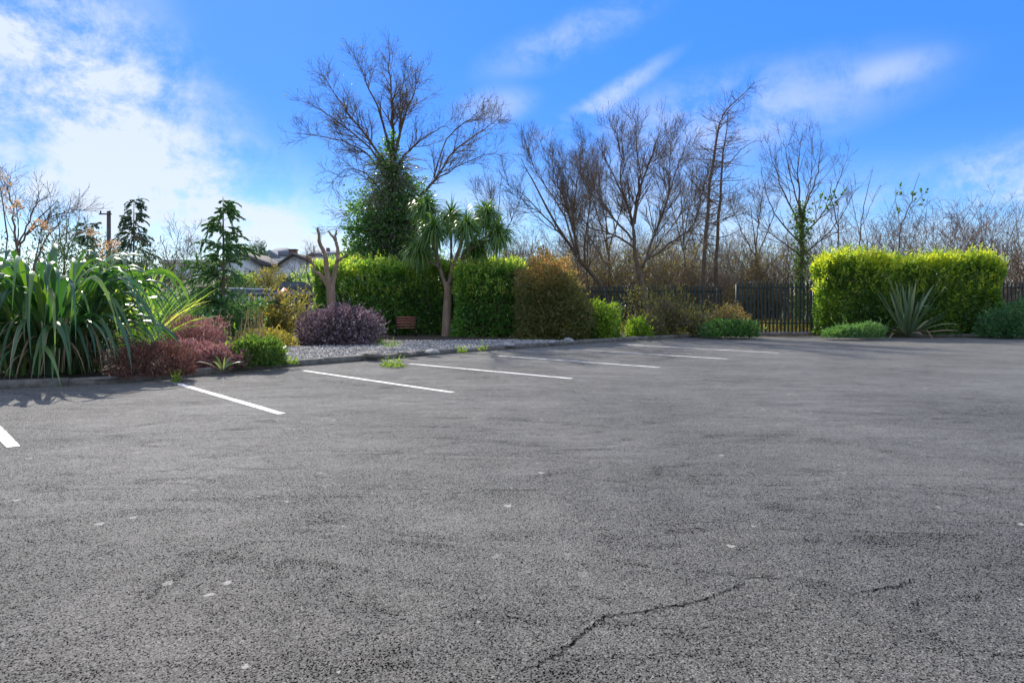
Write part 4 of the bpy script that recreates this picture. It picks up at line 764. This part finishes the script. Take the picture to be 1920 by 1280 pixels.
# larch pair
for k, (pts, lab, sd, Yl) in enumerate((([(1312, 640), (1320, 480), (1328, 380), (1340, 280), (1352, 222), (1374, 195), (1416, 154)], 'tall bare larch with a wind bent top', 205, 30.6), ([(1338, 640), (1343, 480), (1350, 360), (1358, 270), (1366, 205)], 'straight bare larch beside the wind bent one', 206, 31.4))):
    sp = [(pts, .15, .012, 0)]
    if k == 1: sp += [([(1358, 320), (1385, 285), (1410, 268), (1434, 264)], .03, .008, -.4)]
    t, P, Rr, ap, r = bare_tree('bare_larch', lab, Yl, sp+([([(1345, 255), (1362, 215), (1385, 190), (1400, 175)], .03, .008, .3)] if k == 0 else []), sd, [dict(n=2.2, t0=.1, t1=1, length=.6, ang=40, K=4, up=.1, wig=.15, rr=.6, rmin=.006)], 'bark', 'twig', .0)
    W1 = branch(r, P[:1], Rr[:1], n=9.0, t0=.22, t1=.97, length=1.75, ang=78, K=7, up=.05, wig=.10, rr=.28, rmin=.009, lend=.22, lvar=.45)
    W2 = branch(r, W1[0], W1[1], n=4.5, t0=.2, t1=1, length=.5, ang=48, K=4, up=.04, wig=.15, rr=.6, rmin=.006); W3 = branch(r, W2[0], W2[1], n=4, t0=.1, t1=1, length=.22, ang=45, K=3, up=.03, wig=.15, rr=.7, rmin=.005)
    tubes('side_branches', [(W1[0], W1[1], 4), (W2[0], W2[1], 3), (W3[0], W3[1], 3)], M['twig'], t)
for pts, lab, sd, Yl, lf in (([(1606, 560), (1612, 440), (1622, 380), (1637, 318)], 'thin bare sapling behind the golden hedge', 207, 29, 0), ([(1670, 560), (1690, 430), (1706, 380), (1724, 326)], 'slim sapling with sparse yellow green leaves behind the golden hedge', 208, 28.5, 1), ([(1560, 560), (1572, 440), (1560, 380), (1556, 350)], 'small budding sapling between ivy trunk and golden hedge', 209, 27.5, 1)):
    t, P, Rr, ap, r = bare_tree('sapling', lab, Yl, [(pts, .045, .01, 0), ([(pts[1][0], pts[1][1]), ((pts[1][0]+pts[2][0])/2-18, pts[2][1]), (pts[2][0]-26, pts[3][1]+30)], .02, .008, .3), ([(pts[1][0], pts[1][1]-10), (pts[2][0]+12, pts[2][1]), (pts[3][0]+14, pts[3][1]+30)], .02, .008, -.3)], sd, [dict(n=4, t0=.15, t1=1, length=.6, ang=42, K=5, up=.12, wig=.12, rr=.55, rmin=.007), dict(n=4, t0=.1, t1=1, length=.28, ang=40, K=4, up=.1, wig=.15, rr=.6, rmin=.005)], 'bark', 'twig', .0)
    if lf: S, T = sample_on(r, ap[-1][0], 700, .3); leaf_obj('young_leaves', S, T, r, M['lime'], .07, .5, t)
# background left: bare shrub-trees, weeping conifers
bare_tree('bare_tree', 'dark bare branching tree behind the seed stalks', 19.5, [([(20, 560), (35, 480), (55, 430), (110, 375)], .07, .012, 0), ([(35, 480), (25, 420), (20, 370), (5, 330)], .05, .01, .5), ([(50, 440), (90, 410), (150, 392)], .04, .01, -.5), ([(60, 520), (85, 450), (120, 410)], .04, .01, .6), ([(30, 470), (60, 400), (75, 370)], .035, .01, -.8), ([(10, 500), (-20, 440), (-30, 380)], .04, .01, .2)], 210, LV(2.4, .8, 4, .45, 4, .26, .08), 'bark', 'twig', .06)
bare_tree('bare_shrub', 'bare twiggy shrub between weeping conifer and young cedar', 22, [([(318, 620), (318, 540), (312, 480), (300, 440)], .035, .01, 0), ([(320, 560), (345, 500), (360, 440)], .025, .008, .4), ([(318, 560), (290, 500), (278, 455)], .025, .008, -.4), ([(330, 600), (370, 520), (364, 470)], .025, .008, .6), ([(316, 540), (330, 480), (335, 430)], .022, .008, .2)], 211, LV(3.2, .7, 4.5, .4, 4.5, .24, .05), 'bark', 'twig', .06)
bare_tree('bare_shrub', 'small bare tree in front of the bungalow gable', 34, [([(580, 575), (582, 540), (575, 510), (560, 485)], .05, .01, 0), ([(581, 545), (595, 515), (590, 480)], .035, .01, .4), ([(580, 540), (556, 520), (545, 500)], .03, .01, -.4), ([(581, 530), (575, 500), (584, 470)], .03, .01, .6), ([(582, 535), (606, 510), (620, 490)], .03, .01, .2)], 212, LV(3.0, .7, 4.5, .4, 4.0, .25, .06), 'bark', 'twig', float(hill(-10, 34)))
bare_tree('bare_shrub', 'dark bare shrub left of the bungalow window', 42, [([(497, 570), (498, 535), (490, 512), (482, 496)], .05, .012, 0), ([(498, 540), (508, 515), (512, 498)], .04, .01, .4), ([(498, 535), (480, 520), (470, 505)], .035, .01, -.4)], 213, LV(3.0, .7, 4.5, .45, 4.0, .28, .06), 'bark', 'twig', float(hill(-14.8, 42)))
def conifer(name, label, px, Y, py_top, py_base, halfw, seed, mat, n1, droop, dens, ground=.06, lean=0, shape=.9):
    r = np.random.default_rng(seed); b = np.array((px_x(px, Y), Y, ground)); top = at(px+lean, py_top, Y); t = thing(name, label, 'tree', b); hgt = top[2]-b[2]
    P = spline([b-(0, 0, .05), b+(top-b)*.5+(.03, 0, 0), top], 12)[None]; Rr = np.linspace(.035*hgt/3+.02, .008, 12)[None]; tubes('trunk', [(P, Rr, 7)], M['bark'], t)
    B1 = branch(r, P, Rr, n=n1*1.15, t0=.12, t1=.99, length=halfw*1.15, ang=66, K=8, up=droop, wig=.05, rr=.3, rmin=.006, lend=.16, lvar=.3)
    B2 = branch(r, B1[0], B1[1], n=9, t0=.15, t1=1, length=halfw*.36, ang=48, K=5, up=droop*1.6, wig=.08, rr=.6, rmin=.004, flat=.6)
    tubes('branches', [(B1[0], B1[1], 4), (B2[0], B2[1], 3)], M['bark'], t)
    S1, T1 = sample_on(r, B2[0], int(dens*1.7), .0); S2, T2 = sample_on(r, B1[0], int(dens*.4), .3); S = np.concatenate([S1, S2]); T = np.concatenate([T1, T2])
    leaf_obj('crown', S, T, r, M[mat], .085*max(1, Y/22), .24, t, up=-.35, wild=.5)
    return t
conifer('young_cedar', 'young cedar with drooping feathery tips above the heather bed', 416, 18.8, 369, 600, 1.15, 301, 'conifer', 19, -.12, 22000, .08, 2)
conifer('weeping_conifer', 'dark weeping conifer on the skyline beside the utility pole', 247, 30, 374, 560, 1.25, 302, 'dark_conifer', 16, -.16, 12000, -.06, 4)
conifer('weeping_conifer', 'smaller dark conifer left of the utility pole', 166, 31, 412, 560, 1.1, 303, 'dark_conifer', 15, -.14, 8000, -.06, -3)
bare_tree('bare_tree', 'fine twigged bare tree between seed stalks and dark conifers', 27, [([(120, 600), (120, 500), (112, 440), (105, 395)], .07, .01, 0), ([(120, 490), (140, 440), (150, 400)], .04, .01, .5), ([(118, 480), (90, 430), (82, 400)], .04, .01, -.5), ([(120, 470), (128, 420), (130, 392)], .04, .01, .8)], 214, LV(3.0, .8, 4.5, .45, 4.5, .28, .08), 'bark', 'twig', -.06)
# pollarded tree
Y = 20.3; r = np.random.default_rng(70); b = at(620, 640, Y); t = thing('pollarded_tree', 'tan pollarded tree with bare cut stubs above the purple shrub', 'tree', (b[0], b[1], .08))
P, Rr = limbs(Y, [([(621, 652), (621, 600), (621, 560), (620, 528)], .125, .12, 0), ([(619, 545), (612, 500), (609, 475), (599, 455), (597, 440), (595, 425)], .085, .035, -.15), ([(622, 545), (630, 500), (634, 480), (632, 460), (627, 448), (615, 432)], .075, .03, .2), ([(618, 540), (604, 518), (590, 508), (586, 495), (574, 479)], .075, .03, .1), ([(633, 490), (642, 484), (652, 476)], .045, .028, -.2), ([(632, 456), (629, 444), (631, 432)], .035, .026, .1)], 12)
P[1:, 1:] += r.normal(size=P[1:, 1:].shape)*.012; Rr *= (1+r.normal(size=Rr.shape)*.05)
tubes('trunk', [(P[:1], Rr[:1], 10)], M['bark_tan'], t)
for k in range(1, len(P)):
    Vt, ft = tube_arrays(P[k:k+1], Rr[k:k+1], 8); nv = len(Vt); Vt = np.vstack([Vt, P[k, -1:]]); cap = np.array([(nv-8+j, nv-8+(j+1) % 8, nv) for j in range(8)])
    obj('limb', mesh('limb', Vt, [ft, cap], M['bark_tan'], smooth=True), t)
tw = branch(r, P[1:], Rr[1:], n=2.2, t0=.5, t1=1, length=.5, ang=55, K=5, up=.05, wig=.15, rr=.1, rmin=.004); tubes('twigs', [(tw[0], tw[1], 3)], M['twig'], t)
# cordyline
Y = 22.5; r = np.random.default_rng(71); b = gp(838, 634, .08); t = thing('cordyline_tree', 'cordyline palm tree with forked trunk and spiky leaf heads', 'tree', (b[0], Y, .08))
heads = [((800, 392), .5), ((812, 432), -.4), ((786, 470), .3), ((874, 425), -.5), ((912, 402), .3), ((934, 440), -.2), ((892, 462), .6), ((846, 408), .9)]
sp = [([(838, 640), (838, 590), (840, 555), (838, 528)], .165, .12, 0), ([(836, 535), (826, 505), (815, 470), (800, 405)], .075, .05, heads[0][1]), ([(822, 495), (818, 465), (812, 440)], .05, .045, heads[1][1]), ([(824, 500), (805, 490), (790, 478)], .045, .04, heads[2][1]), ([(842, 535), (850, 500), (862, 465), (873, 432)], .075, .05, heads[3][1]), ([(848, 515), (868, 480), (895, 440), (912, 410)], .065, .045, heads[4][1]), ([(875, 470), (905, 455), (930, 446)], .05, .04, heads[5][1]), ([(862, 490), (880, 478), (891, 468)], .045, .04, heads[6][1]), ([(846, 515), (846, 470), (846, 415)], .05, .04, heads[7][1])]
P, Rr = limbs(Y, sp, 10); P[0, 0, 2] = .0; Rr[0, :3] *= np.array([1.25, 1.1, 1.03])
tubes('trunk', [(P[:1], Rr[:1], 10)], M['bark_tan'], t)
for k in range(1, len(P)): tubes('branch', [(P[k:k+1], Rr[k:k+1], 7)], M['bark_brown'], t)
def straps_cloud(r, c, n, Lr, wd, bend):
    K = 6; d = rand_unit(r, n); d[:, 2] = d[:, 2]*.85+.25; D = nrm(d); Ln = r.uniform(*Lr, n); P = np.tile(c, (n, 1))+D*.04; out = [P]; S = nrm(np.cross(D, np.array((0, 0, 1.)))); tw = r.normal(size=(n, 1))*.5
    S = nrm(S*np.cos(tw)+np.cross(D, S)*np.sin(tw)); V = []
    for k in range(K):
        u = k/(K-1); wv = wd*.5*(min(1, .5+2*u))*(1-u**2.2*.95); V += [P+S*wv, P-S*wv]
        D = nrm(D+np.array((0, 0, -bend*(.4+1.2*u)))*r.uniform(.5, 1.4, (n, 1))); P = P+D*(Ln/(K-1))[:, None]
    V = np.stack(V, 1); b_ = np.arange(n)[:, None, None]*(2*K)+np.arange(K-1)[None, :, None]*2; q = (b_+np.array([0, 1, 3, 2])[None, None]).reshape(-1, 4)
    return V.reshape(-1, 3), q, np.repeat(r.uniform(0, 1, n), 2*K)
for k, ((hx, hy), dy) in enumerate(heads):
    V, q, ti = straps_cloud(r, at(hx, hy, Y+dy), 360, (.55, 1.0), .042, .5); obj('leaf_head', mesh('leaf_head', V, q, M['cordyline'], ti, smooth=True), t)
# ================================================================== SCRUB masses behind the fence
def scrub(name, label, x0, x1, y0, y1, tops, n, seed, mat, lmat=None, nleaf=0, lsize=.07, zg=0.0, lmax=.8):
    r = np.random.default_rng(seed); xs = r.uniform(x0, x1, n); ys = r.uniform(y0, y1, n); hh = np.interp(xs, [k for k, _ in tops], [v for _, v in tops])*r.uniform(.55, 1.05, n)
    S = np.stack([xs, ys, np.full(n, zg)], -1); lean = r.normal(size=(n, 2))*.32; K = 6; u = np.linspace(0, 1, K)
    P = S[:, None]+np.stack([lean[:, :1]*hh[:, None]*u[None]**1.5, lean[:, 1:]*hh[:, None]*u[None]**1.5, hh[:, None]*u[None]], -1); P[:, 1:] += r.normal(size=(n, K-1, 3))*.07
    Rr = np.tile(np.linspace(.018, .006, K), (n, 1)); b1 = branch(r, P, Rr, 3.2, .12, 1, .8, 48, 5, .05, .18, .6, .006); b2 = branch(r, b1[0], b1[1], 4.6, .1, 1, .4, 45, 2, .08, .16, .7, .005)
    vs_ = [(P, Rr, 3), (b1[0], b1[1], 3), (b2[0], b2[1], 3)]; o = tubes(name, vs_, M[mat]); tag(o, label, 'scrub', kind='stuff')
    if nleaf:
        S, T = sample_on(r, b2[0], nleaf, 0); m = S[:, 2] < np.interp(S[:, 0], [k for k, _ in tops], [v for _, v in tops])*lmax; m &= lump(S, seed, .22) > -.05; S, T = S[m], T[m]
        o2 = leaf_obj('scrub_leaves', S, T, r, M[lmat], lsize, .6); tag(o2, 'green and olive leaves among the '+label.split(' ', 1)[1], 'leaves', kind='stuff')
    return o
scrub('scrub', 'dense brown thicket of bare stems behind the palisade fence', 1.0, 12.5, 31.2, 36, [(0, 3.9), (4, 4.2), (8, 4.4), (12, 4.1)], 820, 401, 'scrub_twig', 'olive', 34000, .085, lmax=.88)
scrub('scrub', 'tall reddish brown bare thicket rising behind the golden hedge', 11.5, 27, 28.2, 34, [(11, 3.9), (14, 4.6), (17, 5.4), (20, 5.6), (23, 5.3), (28, 5.0)], 720, 402, 'twig_brown', 'olive', 5000, .07, lmax=.75)
scrub('scrub', 'grey thicket of bare stems behind the laurel hedge', -5.2, 1.2, 28, 32, [(-6, 2.6), (0, 3.6), (2, 3.6)], 450, 403, 'bark', 'ivy', 12000, .11)

scrub('scrub', 'pale hazy thicket of tall fine twigs far behind the bare trees', -2, 15, 36, 41, [(-2, 4.6), (3, 5.6), (7, 5.9), (11, 5.2), (15, 4.8)], 480, 404, 'scrub_twig', zg=-.1)
scrub('scrub', 'low brown thicket beside the yard behind the olive shrub', -16, -7, 29, 33, [(-16, 1.5), (-7, 1.3)], 240, 405, 'scrub_twig', 'olive', 5000, .08)
# rough grass in the sun between the fence and the thicket
r = np.random.default_rng(410); n = 16000; P = np.stack([r.uniform(1.5, 26, n), r.uniform(25.1, 30.5, n), np.full(n, .06)], -1); D = nrm(np.array((0, 0, 1.))+.5*rand_unit(r, n)); V, Fc = kites(P, D, rand_unit(r, n), r.uniform(.12, .5, n), r.uniform(.012, .03, n))
o = obj('rough_grass', mesh('rough_grass', V, Fc, M['olive'], np.repeat(r.uniform(0, 1, n), 4))); tag(o, 'rough olive grass growing behind the palisade fence', 'grass', kind='stuff')
